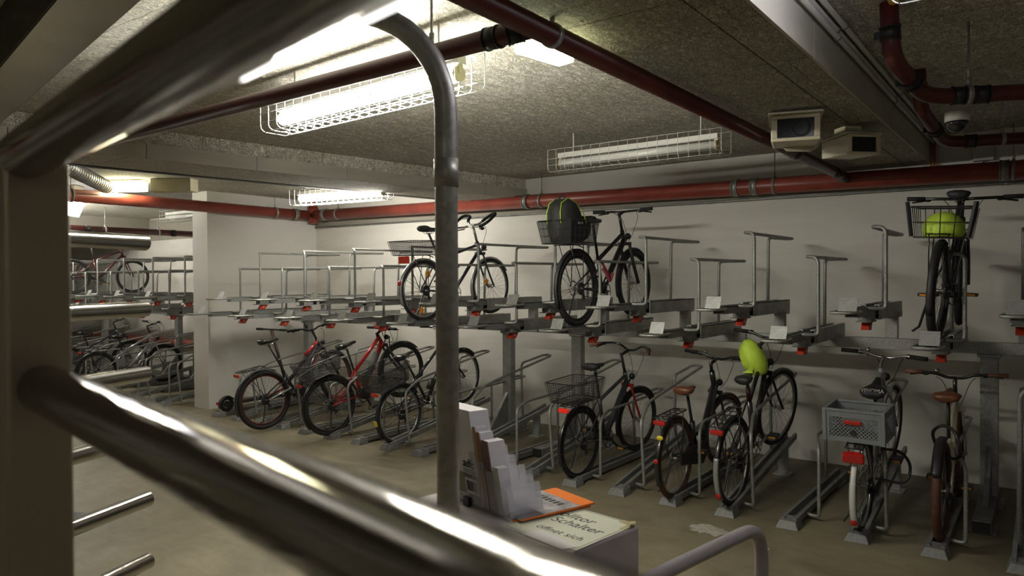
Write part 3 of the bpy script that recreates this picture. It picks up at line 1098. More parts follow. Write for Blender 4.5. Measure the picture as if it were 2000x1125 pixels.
    fb('fork', k, fork)
    # stem + handlebar
    tp = Vector((ax_top, 0, bz - .02))
    BC = Vector((bx, 0, bz))
    fb('stem', MB().tube([HT, tp], .0155, 10).tube([tp - axis_d * .015, BC], .016, 10), stem_mat)
    hbm = MB()
    h = bw / 2
    grips, levers = [], []
    for s_ in (-1, 1):
        q = lambda x, y, z: BC + Vector((x, y * s_, z))
        if bars == 'flat':
            path = [q(0, 0, 0), q(0, .1, .005), q(-.03, h, .012)]
        elif bars == 'riser':
            path = rounded([q(0, 0, 0), q(0, .06, 0), q(-.01, .14, .035), q(-.05, h, .045)], .05, 4)
        elif bars == 'swept':
            path = rounded([q(0, 0, 0), q(.035, .05, .0), q(.02, .16, .06), q(-.05, h * .78, .055), q(-.20, h, .03)], .07, 5)
        else:
            path = rounded([q(0, 0, 0), q(.03, .07, .0), q(.05, .13, .05), q(.16, .17, .12), q(.13, h, .13), q(-.02, h + .01, .03), q(-.11, h * .84, -.03), q(-.06, .09, -.03), q(-.03, .05, -.02)], .06, 5)
        hbm.tube(path, .0125, 8)
        if bars == 'butterfly':
            grips.append(path[8:-8])
            levers.append((q(-.09, .22, -.05), q(-.02, .12, -.05)))
        else:
            e, p0 = path[-1], path[-2]
            d = (e - p0).normalized()
            grips.append([e - d * .13, e + d * .004])
            levers.append((e - d * .15, e - d * .03 + Vector((.055, 0, -.03))))
    hbo = fb('handlebar', hbm, 'steel' if stem_mat == 'steel' else 'black_paint')
    for g in grips:
        fb('grip', MB().tube(g, .0185, 9), grip, hbo)
    for a_, b_ in levers:
        d = (b_ - a_)
        lv = MB().tube(rounded([a_, a_ + Vector((.045, 0, -.01)), b_], .03, 4), .0075, 6)
        lv.ball(tuple(a_ + Vector((.012, 0, -.006))), .028, .028, .02, 8, 6)
        fb('brake_lever', lv, 'dark_plastic', hbo)
    if bell:
        fb('bell', MB().ball(tuple(BC + Vector((0, .13, .055))), .026, .026, .02, 12, 6), 'steel', hbo)
    cb = MB()
    for s_ in (-1, 1):
        cb.tube(rounded([BC + Vector((.02, .14 * s_, .0)), BC + Vector((.15, .10 * s_, -.05)), BC + Vector((.13, .03 * s_, -.25)), Vector((axx(hb) + .05, .02 * s_, hb + .02))], .12, 6), .003, 5)
    fb('cables', cb, 'dark_plastic')
    # seat post + saddle
    MB().tube([CL - sd * .05, S - Vector((0, 0, .045))], .0135, 10).build('seat_post', post_mat, root)
    rings = []
    for t, w, z, d in ((-.13, .55, .01, .03), (-.115, .92, .016, .045), (-.07, 1.0, .018, .05), (-.02, .78, .008, .042), (.04, .38, .002, .034), (.10, .25, .004, .028), (.145, .2, .0, .024), (.155, .1, -.006, .014)):
        ww = w * sw / 2
        ring = []
        for a in range(10):
            an = 2 * pi * a / 10
            c_, s2 = cos(an), sin(an)
            zz = z + (d * .5 * s2 if s2 > 0 else d * 1.05 * s2)
            ring.append(S + Vector((t, ww * c_, zz + t * saddle_tilt)))
        rings.append(ring)
    so = MB().loft(rings).build('saddle', saddle_mat, root)
    MB().tube([S + Vector((-.08, .03, -.02)), S + Vector((-.04, .022, -.05)), S + Vector((.04, .022, -.05)), S + Vector((.1, .012, -.015))], .0035, 5).tube(
        [S + Vector((-.08, -.03, -.02)), S + Vector((-.04, -.022, -.05)), S + Vector((.04, -.022, -.05)), S + Vector((.1, -.012, -.015))], .0035, 5).build('saddle_rails', 'steel', so)
    # crankset, pedals, chain (right side = -y)
    ca = radians(crank)
    cv = Vector((cos(ca), 0, sin(ca)))
    cr_ = MB().ring(BBp + Vector((0, -.05, 0)), .088, .006, 'Y', 36, 5, .4)
    for i in range(5):
        a = 2 * pi * i / 5
        cr_.tube([BBp + Vector((0, -.05, 0)), BBp + Vector((cos(a) * .085, -.05, sin(a) * .085))], .006, 5)
    cr_.cyl(BBp + Vector((0, -.07, 0)), BBp + Vector((0, -.04, 0)), .016, 10)
    co_ = cr_.build('crankset', 'rim_dark' if rim == 'rim_dark' else 'steel', root)
    MB().bar(BBp + Vector((0, -.065, 0)), BBp + cv * .17 + Vector((0, -.075, 0)), .014, .022).build('crank_arm', 'rim_dark' if rim == 'rim_dark' else 'steel', co_)
    MB().bar(BBp + Vector((0, .065, 0)), BBp - cv * .17 + Vector((0, .075, 0)), .014, .022).build('crank_arm', 'rim_dark' if rim == 'rim_dark' else 'steel', co_)
    for s_ in (-1, 1):
        pc = BBp + cv * (.17 if s_ < 0 else -.17) + Vector((0, .13 * s_, 0))
        pd = MB().box(pc.x - .045, pc.x + .045, pc.y - .045, pc.y + .045, pc.z - .012, pc.z + .012).build('pedal', 'dark_plastic', co_, .004)
        MB().box(pc.x - .047, pc.x - .0455, pc.y - .03, pc.y + .03, pc.z - .007, pc.z + .007).build('pedal_reflector', 'orange_reflector', co_)
    if chainguard:
        MB().loft([[Vector((x, -.058, z)) for x, z in ((-.03, r + .05), (BBp.x, BBp.z + .11), (BBp.x + .11, BBp.z), (BBp.x, BBp.z - .1), (-.03, r - .045))],
                   [Vector((x, -.074, z)) for x, z in ((-.03, r + .05), (BBp.x, BBp.z + .11), (BBp.x + .11, BBp.z), (BBp.x, BBp.z - .1), (-.03, r - .045))]], False).build('chain_guard', 'dark_plastic', root)
    else:
        ch = MB().tube([(0, -.045, r + .04), BBp + Vector((0, -.05, .088))], .004, 5).tube([(.02, -.045, r - .07), BBp + Vector((0, -.05, -.088))], .004, 5)
        ch.ring((0, -.042, r), .042, .02, 'Y', 20, 6, .6).bar((.01, -.05, r - .01), (.03, -.055, r - .1), .02, .025)
        ch.ring((.03, -.05, r - .1), .024, .004, 'Y', 14, 4)
        ch.build('drivetrain', 'rim_dark', root)
    # mudguards
    if fender:
        arc_strip(MB(), RA, r + .016, 20, 205, fend_w).build('rear_fender', fender, root)
        fb('front_fender', arc_strip(MB(), FA, r + .016, 30, 200, fend_w), fender)
        stays = MB()
        for s_ in (-1, 1):
            for an in (150, 185):
                a = radians(an)
                stays.tube([Vector((0, .06 * s_, r)), Vector((cos(a) * (r + .012), .024 * s_, r + sin(a) * (r + .012)))], .0022, 5)
        stays.build('fender_stay', 'matte_black', root)
        if fend_tail:
            to = arc_strip(MB(), RA, r + .019, 150, 207, fend_w + .004).build('fender_tail', fend_tail, root)
            a = radians(198)
            MB().ball((cos(a) * (r + .028), 0, r + sin(a) * (r + .028)), .012, .026, .026, 12, 6).build('fender_reflector', 'red_reflector', to)
    rz = 2 * r + .055
    if rack:
        x0, x1 = rack_x
        rk = MB()
        for s_ in (-1, 1):
            y = .06 * s_
            rk.tube(rounded([(x1 + .05, y * .3, rz - .03), (x1, y, rz), (x0, y, rz)], .03, 3), .0055, 6)
            rk.tube([(x0 + .08, y, rz), (0, .068 * s_, r + .02)], .0045, 6).tube([(x1 - .08, y, rz), (0, .068 * s_, r + .02)], .0045, 6)
        for t in (0, .2, .4, .6, .8, 1):
            x = x0 + (x1 - x0) * t
            rk.tube([(x, -.06, rz), (x, .06, rz)], .005, 6)
        rk.tube([(x0, 0, rz), (x1, 0, rz)], .0045, 6)
        rk.build('rear_rack', 'black_paint', root)
        if rear_light:
            MB().box(x0 - .035, x0 - .005, -.055, .055, rz - .055, rz - .015).build('rear_light', rear_light, root, .01)
    elif rear_light:
        a = radians(165)
        MB().box(cos(a) * (r + .03) - .03, cos(a) * (r + .03), -.03, .03, r + sin(a) * (r + .03), r + sin(a) * (r + .03) + .05).build('rear_light', rear_light, root, .008)
    if headlight:
        p = cr + Vector((.075, 0, .09))
        hlm = MB().ball(tuple(p), .035, .035, .035, 12, 8).bar(cr + Vector((.02, 0, .03)), p, .012, .012)
        fb('headlight', hlm, 'dark_plastic')
    if kick:
        MB().tube([(.06, .06, r - .02), (.0, .11, .08), (-.06, .14, .05)], .009, 7).build('kickstand', 'matte_black', root)
    if basket:
        kind, x0, x1, hw, z0, z1 = basket
        if kind == 'mesh':
            bo = wire_basket(MB(), x0, x1, hw, z0, z1, .03, 6, 4, 3, .0022, .006).build('basket', 'black_paint', root)
            basket_panels(MB(), x0, x1, hw, z0, z1).build('basket_mesh', 'mesh_black', bo)
        else:
            bo = wire_basket(MB(), x0, x1, hw, z0, z1, .035, 16, 12, 8, .0017, .005).build('basket', 'rim_dark' if kind == 'grey' else 'black_paint', root)
            basket_panels(MB(), x0, x1, hw, z0, z1, .035).build('basket_mesh', {'grey': 'mesh_grey', 'wire': 'mesh_open', 'dense': 'mesh_fine'}[kind], bo)
    return dict(root=root, r=r, wb=wb, BB=BBp, CL=CL, HT=HT, HB=HB, S=S, BC=BC, MS=MS, fb=fb, axx=axx, rz=rz, FA=FA, RA=RA, sd=sd, ax=axis_d, M=Mw)

def star(mb, c, R, y0, y1):
    poly = []
    for k in range(10):
        a = pi / 2 + k * pi / 5
        q = R if k % 2 == 0 else R * .5
        poly.append((c[0] + q * cos(a), c[2] + q * sin(a)))
    return mb.prism(poly, lambda u, v, h: (u, h, v), y0, y1)

# --- lower row, left to right
def b1():
    B = bicycle('black and red bike with red rims and slim rack, nearest the stub wall', XI(3) - .05, (5.62, .41), (6.76, .60), .385, (5.68, 1.17), (6.30, 1.27), Xf=XI(3) + .02,
                style='trapeze', frame='black_paint', rim='rim_red', spokes='rim_dark', tw=.031, bars='riser', bw=.70, steer=22, disc=True, rack_x=(-.30, .04), tubes=(.02, .034, .022), motor=True,
                cluster=.66, hl=.13, crank=-60, fork='matte_black', rear_light='red_plastic', kick=True)
    r, BBp, HB, CL, HT = B['r'], B['BB'], B['HB'], B['CL'], B['HT']
    m = MB().tube([BBp.lerp(HB, .28) + Vector((-.0, 0, .012)), BBp.lerp(HB, .86) + Vector((-.0, 0, .012))], .036, 12)
    m.build('battery_cover', 'red_paint', B['root'])
    MB().tube([CL.lerp(HT, .62) + Vector((0, 0, -.05)), HT - B['ax'] * .035 + Vector((-.01, 0, .012))], .0235, 12).build('frame_panel', 'red_paint', B['root'])
    MB().tube([BBp.lerp(HB, .30) + Vector((-.035, -.035, .05)), BBp.lerp(HB, .52) + Vector((-.035, -.035, .05))], .034, 12).build('bottle', 'dark_plastic', B['root'])
    MB().tube([Vector((.02, -.075, r)), CL - B['sd'] * .18 + Vector((-.03, -.06, -.05))], .012, 8).build('stay_guard', 'silver_paint', B['root'])
    MB().tube([Vector((.02, .07, r)), CL - B['sd'] * .18 + Vector((-.03, .06, -.05))], .012, 8).build('stay_guard', 'red_paint', B['root'])
    arc_strip(MB(), B['RA'], r + .02, 55, 195, .065).build('rear_fender', 'charcoal_paint', B['root'])
    B['fb']('phone_mount', MB().ball(tuple(B['BC'] + Vector((.02, .08, .07))), .03, .02, .045, 10, 6), 'dark_plastic')
b1()
def b2():
    B = bicycle('red electric bike with black wire rear basket and red-and-grey helmet on its bars', XI(5), (5.83, .41), (6.95, .745), .372, (6.07, 1.14), (6.70, 1.27), Xf=XI(5) + .12,
                style='diamond', frame='red_paint', rim='rim_dark', tw=.026, bars='flat', bw=.60, disc=True, fender='black_paint', fend_w=.06, basket=('dense', -.24, .19, .15, .80, .99),
                tubes=(.021, .036, .024), cluster=.66, hl=.14, motor=True, fork='matte_black', stem_mat='matte_black', crank=-75, rack_x=(-.30, .12))
    BBp, HB = B['BB'], B['HB']
    MB().tube([BBp.lerp(HB, .22) + Vector((-.022, 0, .028)), BBp.lerp(HB, .80) + Vector((-.022, 0, .028))], .040, 12).build('battery', 'battery_grey', B['root'])
    B['fb']('horn', MB().ball(tuple(Vector((B['axx'](B['HB'].z) + .12, 0, B['HB'].z + .06))), .018, .018, .018, 10, 6).tube([Vector((B['axx'](B['HB'].z) + .12, 0, B['HB'].z + .05)), Vector((B['axx'](B['HB'].z) + .10, 0, B['HB'].z - .05))], .008, 6), 'dark_plastic')
    return B
B2 = b2()
b3 = bicycle('black trekking bike with white frame lettering and dark rear basket, behind the tall tube', XI(7), (6.04, .375), (7.16, .70), .355, (6.12, 1.06), (6.76, 1.36),
             style='diamond', frame='black_paint', rim='rim_silver', tw=.020, bars='flat', bw=.62, fender='matte_black', basket=('dense', -.30, .12, .16, .765, .985), tubes=(.018, .024, .019),
             cluster=.68, stem_mat='steel', crank=-50, bell=True, rear_light='red_plastic', rack_x=(-.28, .12))
q = MB()
for k in range(9):
    t = .30 + k * .055
    p = b3['BB'].lerp(b3['HB'], t)
    d = (b3['HB'] - b3['BB']).normalized()
    for sgn in (-1, 1):
        if k == 4: continue
        q.bar(p + Vector((0, .0245 * sgn, 0)), p + d * .02 + Vector((0, .0245 * sgn, 0)), .004, .02, (0, 1, 0))
q.build('frame_lettering', 'white_paint', b3['root'])
MB().tube([b3['BB'].lerp(b3['HB'], .2) + Vector((-.03, 0, .055)), b3['BB'].lerp(b3['HB'], .38) + Vector((-.03, 0, .055))], .034, 12).build('bottle', 'dark_plastic', b3['root'])
a_ = radians(172)
MB().box(cos(a_) * .38 - .006, cos(a_) * .38 + .004, -.022, .022, .355 + sin(a_) * .38 - .03, .355 + sin(a_) * .38 + .03).build('fender_sticker', 'yellow_sticker', b3['root'])
b4 = bicycle('dark grey city bike with red fork, brown grips and wire rear basket', XI(12), (5.99, .375), (7.14, .43), .345, (6.28, 1.09), (6.98, 1.20), Xf=XI(12) + .02,
             style='diamond', frame='charcoal_paint', fork='red_paint', rim='rim_dark', tw=.021, bars='swept', bw=.72, steer=-9, grip='brown_grip', fender='black_paint', saddle_mat='matte_black', sw=.21,
             basket=('wire', -.26, .18, .15, .775, .965), tubes=(.019, .031, .019), cluster=.72, hl=.13, rear_light='red_glow', crank=-40, bell=True, disc=False, stem_mat='matte_black')
b5 = bicycle('black step-through city bike with brown saddle, brown tyres and bare rear rack', XI(14), (5.95, .38), (7.10, .44), .355, (6.22, .95), (6.90, 1.17),
             style='step', frame='black_paint', rim='rim_silver', tyre='brown_tyre', tw=.024, bars='riser', bw=.66, steer=-10, saddle_mat='brown_leather', sw=.2, fender='black_paint', tubes=(.022, .038, .02),
             cluster=.60, hl=.2, chainguard=True, bell=True, crank=160, rack_x=(-.27, .14))
a_ = radians(140)
MB().ball((cos(a_) * .382, .0, .355 + sin(a_) * .382), .012, .032, .022, 10, 6).build('fender_sticker', 'yellow_sticker', b5['root'])
a_ = radians(170)
MB().ball((cos(a_) * .38, 0, .355 + sin(a_) * .38), .012, .022, .022, 10, 6).build('fender_reflector', 'red_reflector', b5['root'])
b6 = bicycle('tall black trekking bike with silver rear mudguard tip, lime cloth cap on its saddle', XI(15), (6.01, .41), (7.13, .71), .37, (6.33, 1.09), (6.82, 1.42), Xf=XI(15) + .02,
             style='diamond', frame='black_paint', rim='rim_silver', tw=.021, bars='riser', bw=.60, steer=-12, fender='black_paint', fend_tail='silver_paint', saddle_mat='matte_black', tubes=(.019, .024, .019),
             cluster=.74, hl=.2, disc=False, crank=5, rear_light='red_reflector', rack_x=(-.25, .16))
MB().loft([[b6['S'] + Vector((x, w * cos(t), .012 + w * .3 * abs(sin(t)) + .012)) for t in [pi * j / 6 for j in range(7)]] for x, w in ((.03, .05), (.08, .03), (.13, .026), (.158, .012))]).build('saddle_cap', 'lime_fabric', b6['root'])
MB().tube([b6['CL'] - b6['sd'] * .02, b6['CL'] + b6['sd'] * .11], .0205, 10).build('seat_tube_band', 'dark_red_paint', b6['root'])
b7 = bicycle('silver bike carrying a large grey plastic crate on its rear rack', XI(17), (6.02, .375), (7.12, .66), .35, (6.48, 1.06), (7.08, 1.33),
             style='diamond', frame='silver_paint', rim='rim_silver', tw=.020, bars='riser', bw=.66, steer=-6, fender='white_paint', saddle_mat='matte_black', sw=.2, cluster=.72, hl=.2,
             stem_mat='steel', crank=-5, rear_light='red_reflector', rack_x=(-.22, .2), bell=True, saddle_tilt=.2, fend_tail='white_paint')
text_obj('saddle_lettering', 'VISIOMA', .045, 'paper_white', b7['root'], tuple(b7['S'] + Vector((-.118, .0, .006))), (radians(65), 0, radians(-90)), .0005, 'CENTER')
MB().box(-.275, -.238, -.075, .075, .66, .735).build('rear_reflector', 'red_reflector', b7['root'], .012)
MB().tube(rounded([(-.1, -.16, .72), (.0, -.27, .68), (.05, -.33, .54), (-.02, -.30, .42), (-.05, -.1, .45)], .12, 6), .011, 8).build('lock_cable', 'dark_plastic', b7['root'])
b8 = bicycle('cream bike with brown saddle and fat brown tyres, rightmost in the floor row', XI(18) + .01, (6.12, .395), (7.27, .44), .365, (6.50, 1.05), (7.02, 1.12),
             style='diamond', frame='cream_paint', rim='rim_dark', tyre='brown_tyre', tw=.031, bars='riser', bw=.72, steer=2, saddle_mat='brown_leather', sw=.2, saddle_tilt=.12, cluster=.66, hl=.12, rack=False, rear_light=None,
             headlight=False, kick=False, grip='brown_grip', crank=172, fork='cream_paint', bell=True, fender=None)
arc_strip(MB(), b8['RA'], .365 + .024, 75, 150, .07).build('rear_fender', 'dark_plastic', b8['root'])
MB().tube(rounded([(.16, -.05, .80), (.10, -.10, .72), (.13, -.11, .60), (.2, -.05, .55), (.24, .06, .62), (.2, .09, .75), (.15, .02, .82)], .07, 5, True), .012, 8, True).build('lock_cable', 'dark_plastic', b8['root'])
# --- upper row
ua = bicycle('navy trekking bike with orange star reflectors and silver mudguards, in an upper tray', LX(4) - .02, (5.97, 1.835), (7.12, 1.875), .345, (6.05, 2.53), (6.80, 2.62), Xf=LX(4) + .03,
             style='diamond', frame='navy_paint', rim='rim_silver', tw=.019, bars='butterfly', bw=.54, fender='silver_paint', fend_w=.052, saddle_mat='matte_black', basket=('grey', -.31, .13, .16, .745, .90),
             cluster=.72, hl=.13, stem_mat='steel', rear_light=None, crank=-60, grip='rubber', rack_x=(-.28, .14))
MB().box(-.30, -.265, -.075, .075, .655, .735).build('rear_light', 'red_plastic', ua['root'], .008)
for nm, c, y in (('star_reflector', (.06, 0, .345 + .19), -.02), ('star_reflector', (-.06, 0, .345 - .22), -.02), ('star_reflector', (1.15 - .10, 0, .345 + .06), -.02)):
    star(MB(), c, .05, y - .006, y + .004).build(nm, 'orange_reflector', ua['root'])
a_ = radians(185)
MB().ball((cos(radians(165)) * .372, 0, .345 + sin(radians(165)) * .372), .014, .028, .028, 10, 6).build('rear_reflector', 'red_reflector', ua['root'])
ub = bicycle('black mountain bike with pink lock, upper tray, rucksack in its rear basket', LX(6) - .005, (5.98, 1.865), (7.13, 1.91), .365, (6.28, 2.54), (6.90, 2.665), Xf=LX(6) + .01,
             style='diamond', frame='black_paint', rim='rim_dark', tw=.029, bars='flat', bw=.69, disc=True, fender='matte_black', saddle_mat='matte_black', basket=('mesh', -.34, .10, .16, .80, 1.01), rear_light=None,
             cluster=.66, hl=.13, crank=-120, tubes=(.018, .03, .022), fork='matte_black', rack_x=(-.28, .12))
MB().tube(rounded([ub['CL'] - ub['sd'] * .05 + Vector((.02, -.03, 0)), ub['CL'] - ub['sd'] * .16 + Vector((.10, -.06, -.06)), ub['BB'] + Vector((.12, -.07, .20)), ub['BB'] + Vector((.04, -.07, .09)),
          ub['BB'] + Vector((.0, -.07, .16)), ub['CL'] - ub['sd'] * .12 + Vector((0, -.04, 0))], .06, 5), .014, 8).build('lock', 'pink_lock', ub['root'])
uc = bicycle('black bike seen end-on in the rightmost upper tray, with deep wire basket', -.665, (6.02, 1.86), (7.14, 1.90), .35, (6.70, 2.60), (7.10, 2.60), Xf=-.625, lean=3.5,
             style='diamond', frame='black_paint', rim='rim_dark', tw=.029, tubes=(.022, .034, .024), bars='flat', bw=.80, steer=4, saddle_mat='matte_black', sw=.17, cluster=.66, hl=.12, crank=0, rear_light=None, fender='matte_black', rack_x=(-.24, .14), headlight=False)
bk = wire_basket(MB(), -.12, .20, .165, .73, .945, .025, 5, 4, 2, .0035, .0065).build('basket', 'black_paint', uc['root'])
for s_ in (-1, 1):
    MB().bar((-.13, .175 * s_, .735), (-.15, .21 * s_, .98), .028, .02).build('basket_bracket', 'matte_black', uc['root'])
# --- far left bay
fl1 = bicycle('dark red and black bike in an upper tray of the far left bay', UX(-5) - .5, (5.97, 2.05), (7.08, 2.05), .33, (6.30, 2.72), (6.85, 2.75), style='diamond', frame='dark_red_paint', rim='rim_dark', tw=.021,
              bars='flat', bw=.60, cluster=.66, rack=False, fender=None, rear_light=None, headlight=False, kick=False, hl=.13, crank=-30, saddle_mat='matte_black')
fl2 = bicycle('silver-white bike with rear rack on a floor track of the far left bay', -13.164, (5.72, .40), (6.90, .44), .34, (6.10, .98), (6.72, 1.18), style='diamond', frame='silver_paint', rim='rim_dark', tw=.02,
              bars='riser', bw=.60, cluster=.66, fender='black_paint', hl=.16, crank=20, tubes=(.02, .028, .02))
fl3 = bicycle('dark blue bike behind the silver-white one in the far left bay', -14.664, (5.85, .40), (7.0, .44), .34, (6.16, .98), (6.80, 1.20), style='diamond', frame='navy_paint', rim='rim_dark', tw=.02,
              bars='riser', bw=.60, cluster=.66, fender='black_paint', hl=.16, crank=60)
# --- bicycle half hidden by the near post, parked along the tube fence
vd = Vector((-sin(radians(19.9)), cos(radians(19.9)), 0))
near = bicycle('dark bicycle mostly hidden behind the foreground steel post at bottom left', -3.20, (1.40, .345), (.62, .345), .345, (None, (.20, .95)), (None, (.92, 1.05)), Xf=-4.0, style='diamond', frame='matte_black', rim='rim_silver', tw=.021,
               bars='flat', bw=.56, cluster=.66, fender='black_paint', hl=.14, crank=30, saddle_mat='matte_black', rack=False, rear_light=None)

# ------------------------------------------------------------------ things on the bikes
def crate(loc, rz, label):
    root = empty('plastic_crate', loc, rz)
    tag(root, label, 'crate')
    w, l, h, t = .20, .15, .235, .012     # half width (x), half depth (y)
    b_ = MB()
    b_.box(-w, w, -l, l, 0, .01)
    for s in (-1, 1):
        # side frames
        for (x0, x1, y0, y1) in ((-w, w, s * l - t / 2, s * l + t / 2),):
            b_.box(x0, x1, y0, y1, 0, .035).box(x0, x1, y0, y1, h - .055, h)
            b_.box(x0, x0 + .035, y0, y1, .035, h - .055).box(x1 - .035, x1, y0, y1, .035, h - .055)
        b_.box(s * w - t / 2, s * w + t / 2, -l, l, 0, .035).box(s * w - t / 2, s * w + t / 2, -l, l, h - .055, h)
        b_.box(s * w - t / 2, s * w + t / 2, -l, -l + .035, .035, h - .055).box(s * w - t / 2, s * w + t / 2, l - .035, l, .035, h - .055)
    b_.build('crate_body', 'crate_grey', root)
    r_ = MB()
    r_.box(-w - .012, w + .012, -l - .012, -l + .012, h - .012, h + .004).box(-w - .012, w + .012, l - .012, l + .012, h - .012, h + .004)
    r_.box(-w - .012, -w + .012, -l, l, h - .012, h + .004).box(w - .012, w + .012, -l, l, h - .012, h + .004)
    for sx in (-1, 1):
        for sy in (-1, 1):
            r_.box(sx * w - .014, sx * w + .014, sy * l - .014, sy * l + .014, -.002, h)
    r_.build('crate_rim', 'crate_grey', root, .003)
    g = MB()
    def lattice(u0, u1, v0, v1, fn):
        step = .027
        n = int((u1 - u0 + v1 - v0) / step) + 1
        for k in range(1, n):
            c = u0 + k * step
            # slope +1 and -1 segments clipped to the rectangle
            for sgn in (1, -1):
                pts = []
                if sgn == 1:
                    a0 = max(u0, c - (v1 - v0)); a1 = min(u1, c)
                    if a1 - a0 < .006: continue
                    p, q_ = (a0, v0 + (c - a0)), (a1, v0 + (c - a1))
                else:
                    a0 = max(u0, c - (v1 - v0)); a1 = min(u1, c)
                    if a1 - a0 < .006: continue
                    p, q_ = (u0 + u1 - a0, v0 + (c - a0)), (u0 + u1 - a1, v0 + (c - a1))
                p = (p[0], min(max(p[1], v0), v1)); q_ = (q_[0], min(max(q_[1], v0), v1))
                g.bar(fn(*p), fn(*q_), .006, .006)
    for s in (-1, 1):
        lattice(-w + .03, w - .03, .033, h - .053, lambda u, v: Vector((u, s * l, v)))
        lattice(-l + .03, l - .03, .033, h - .053, lambda u, v: Vector((s * w, u, v)))
    g.build('lattice', 'crate_grey', root)
    MB().box(-.06, .06, -l - .03, -l - .008, .135, .165).build('clip_light', 'red_reflector', root, .008)
    MB().cyl((0, -l - .02, .075), (0, -l - .007, .075), .018, 10).build('light_mount', 'dark_plastic', root)
    return root
cm = b7['M'] @ Matrix.Translation((-.03, 0, b7['rz'] + .006))
cr7 = crate(cm.translation, (radians(5), 0, radians(-3)), 'grey plastic crate with diamond lattice sides on the silver bike rear rack')
def rucksack():
    M_ = ub['M'] @ Matrix.Translation((-.12, 0, .81))
    root = empty('rucksack')
    root.matrix_world = M_
    tag(root, 'black rucksack with lime piping standing in the basket of an upper-tray bike', 'rucksack')
    rings = []
    for z, l, w in ((.0, .18, .125), (.06, .20, .14), (.17, .20, .145), (.28, .18, .135), (.36, .135, .11), (.40, .07, .065)):
        ox = -.03 - z * .16
        rings.append([(ox + l * cos(a) * (abs(cos(a)) ** -.25 if abs(cos(a)) > .05 else 1), w * sin(a), z) for a in [2 * pi * k / 18 for k in range(18)]])
    MB().loft(rings).build('bag_body', 'bag_fabric', root)
    MB().ball((.19, .0, .13), .09, .12, .13, 14, 8).build('front_pocket', 'bag_fabric', root)
    for yy in (-.075, .075):
        MB().tube([(-.245, yy, .17), (-.25, yy, .27), (-.215, yy * .9, .36), (-.10, yy * .85, .408), (.03, yy * .9, .37), (.09, yy * 1.5, .27), (.10, yy * 1.8, .18)], .005, 6).build('piping', 'lime_trim', root)
    MB().tube(rounded([(-.10, -.03, .39), (-.10, -.03, .43), (-.10, .03, .43), (-.10, .03, .39)], .02), .008, 7).build('carry_handle', 'bag_fabric', root)
    MB().box(-.06, .02, -.150, -.144, .165, .185).build('logo_patch', 'paper_white', root)
rucksack()
def helmet(loc, rot, label):
    root = empty('bike_helmet', loc, rot)
    tag(root, label, 'helmet')
    MB().ball((0, 0, 0), .10, .13, .085, 18, 8, -.15, 1).build('helmet_shell', 'helmet_grey', root)
    MB().ball((-.055, 0, .006), .075, .125, .075, 16, 8, -.2, 1).build('front_panel', 'orange_red_fabric', root)
    MB().tube(rounded([(0, -.1, 0), (.02, -.06, -.1), (.02, .06, -.1), (0, .1, 0)], .05), .005, 6).build('chin_strap', 'dark_plastic', root)
p = B2['M'] @ B2['BC']
helmet((p.x + .03, p.y - .03, p.z + .0), (0, radians(8), radians(60)), 'red and grey bike helmet hung on the bars of the red electric bike')
def lime_cover():
    root = empty('helmet_cover', (-2.20, 6.66, 1.235), (radians(10), radians(-24), radians(-20)))
    tag(root, 'lime green rain cover over a helmet hanging from the tall black bike bars', 'rain cover')
    rings = []
    for t, rx, ry in ((-.175, .03, .03), (-.15, .075, .055), (-.09, .112, .085), (-.02, .125, .098), (.05, .118, .098), (.11, .095, .08), (.155, .06, .05), (.172, .02, .02)):
        ring = []
        for k in range(22):
            a = 2 * pi * k / 22
            wr = 1 + .045 * sin(a * 7 + t * 60)
            fl = .62 if cos(a) > 0 else 1.0
            ring.append((rx * 1.12 * cos(a) * wr * fl, ry * 1.1 * sin(a) * wr, t))
        rings.append(ring)
    MB().loft(rings).build('cover_shell', 'lime_fabric', root)
    MB().tube([(.0, 0, .17), (.02, .01, .22)], .006, 6).build('hanging_cord', 'dark_plastic', root)
lime_cover()
def lime_bundle():
    M_ = uc['M'] @ Matrix.Translation((.03, 0, .735))
    root = empty('helmet_cover')
    root.matrix_world = M_
    tag(root, 'crumpled lime green rain cover lying in the basket of the end-on bike', 'rain cover')
    rings = []
    for z, q_ in ((.0, .92), (.05, 1.0), (.10, .93), (.145, .72), (.172, .40), (.18, .1)):
        rings.append([(.135 * q_ * cos(a) * (1 + .04 * sin(5 * a + z * 30)), .135 * q_ * sin(a) * (1 + .05 * sin(6 * a + z * 50)), z) for a in [2 * pi * k / 24 for k in range(24)]])
    MB().loft(rings).build('cover_shell', 'lime_fabric', root)
lime_bundle()
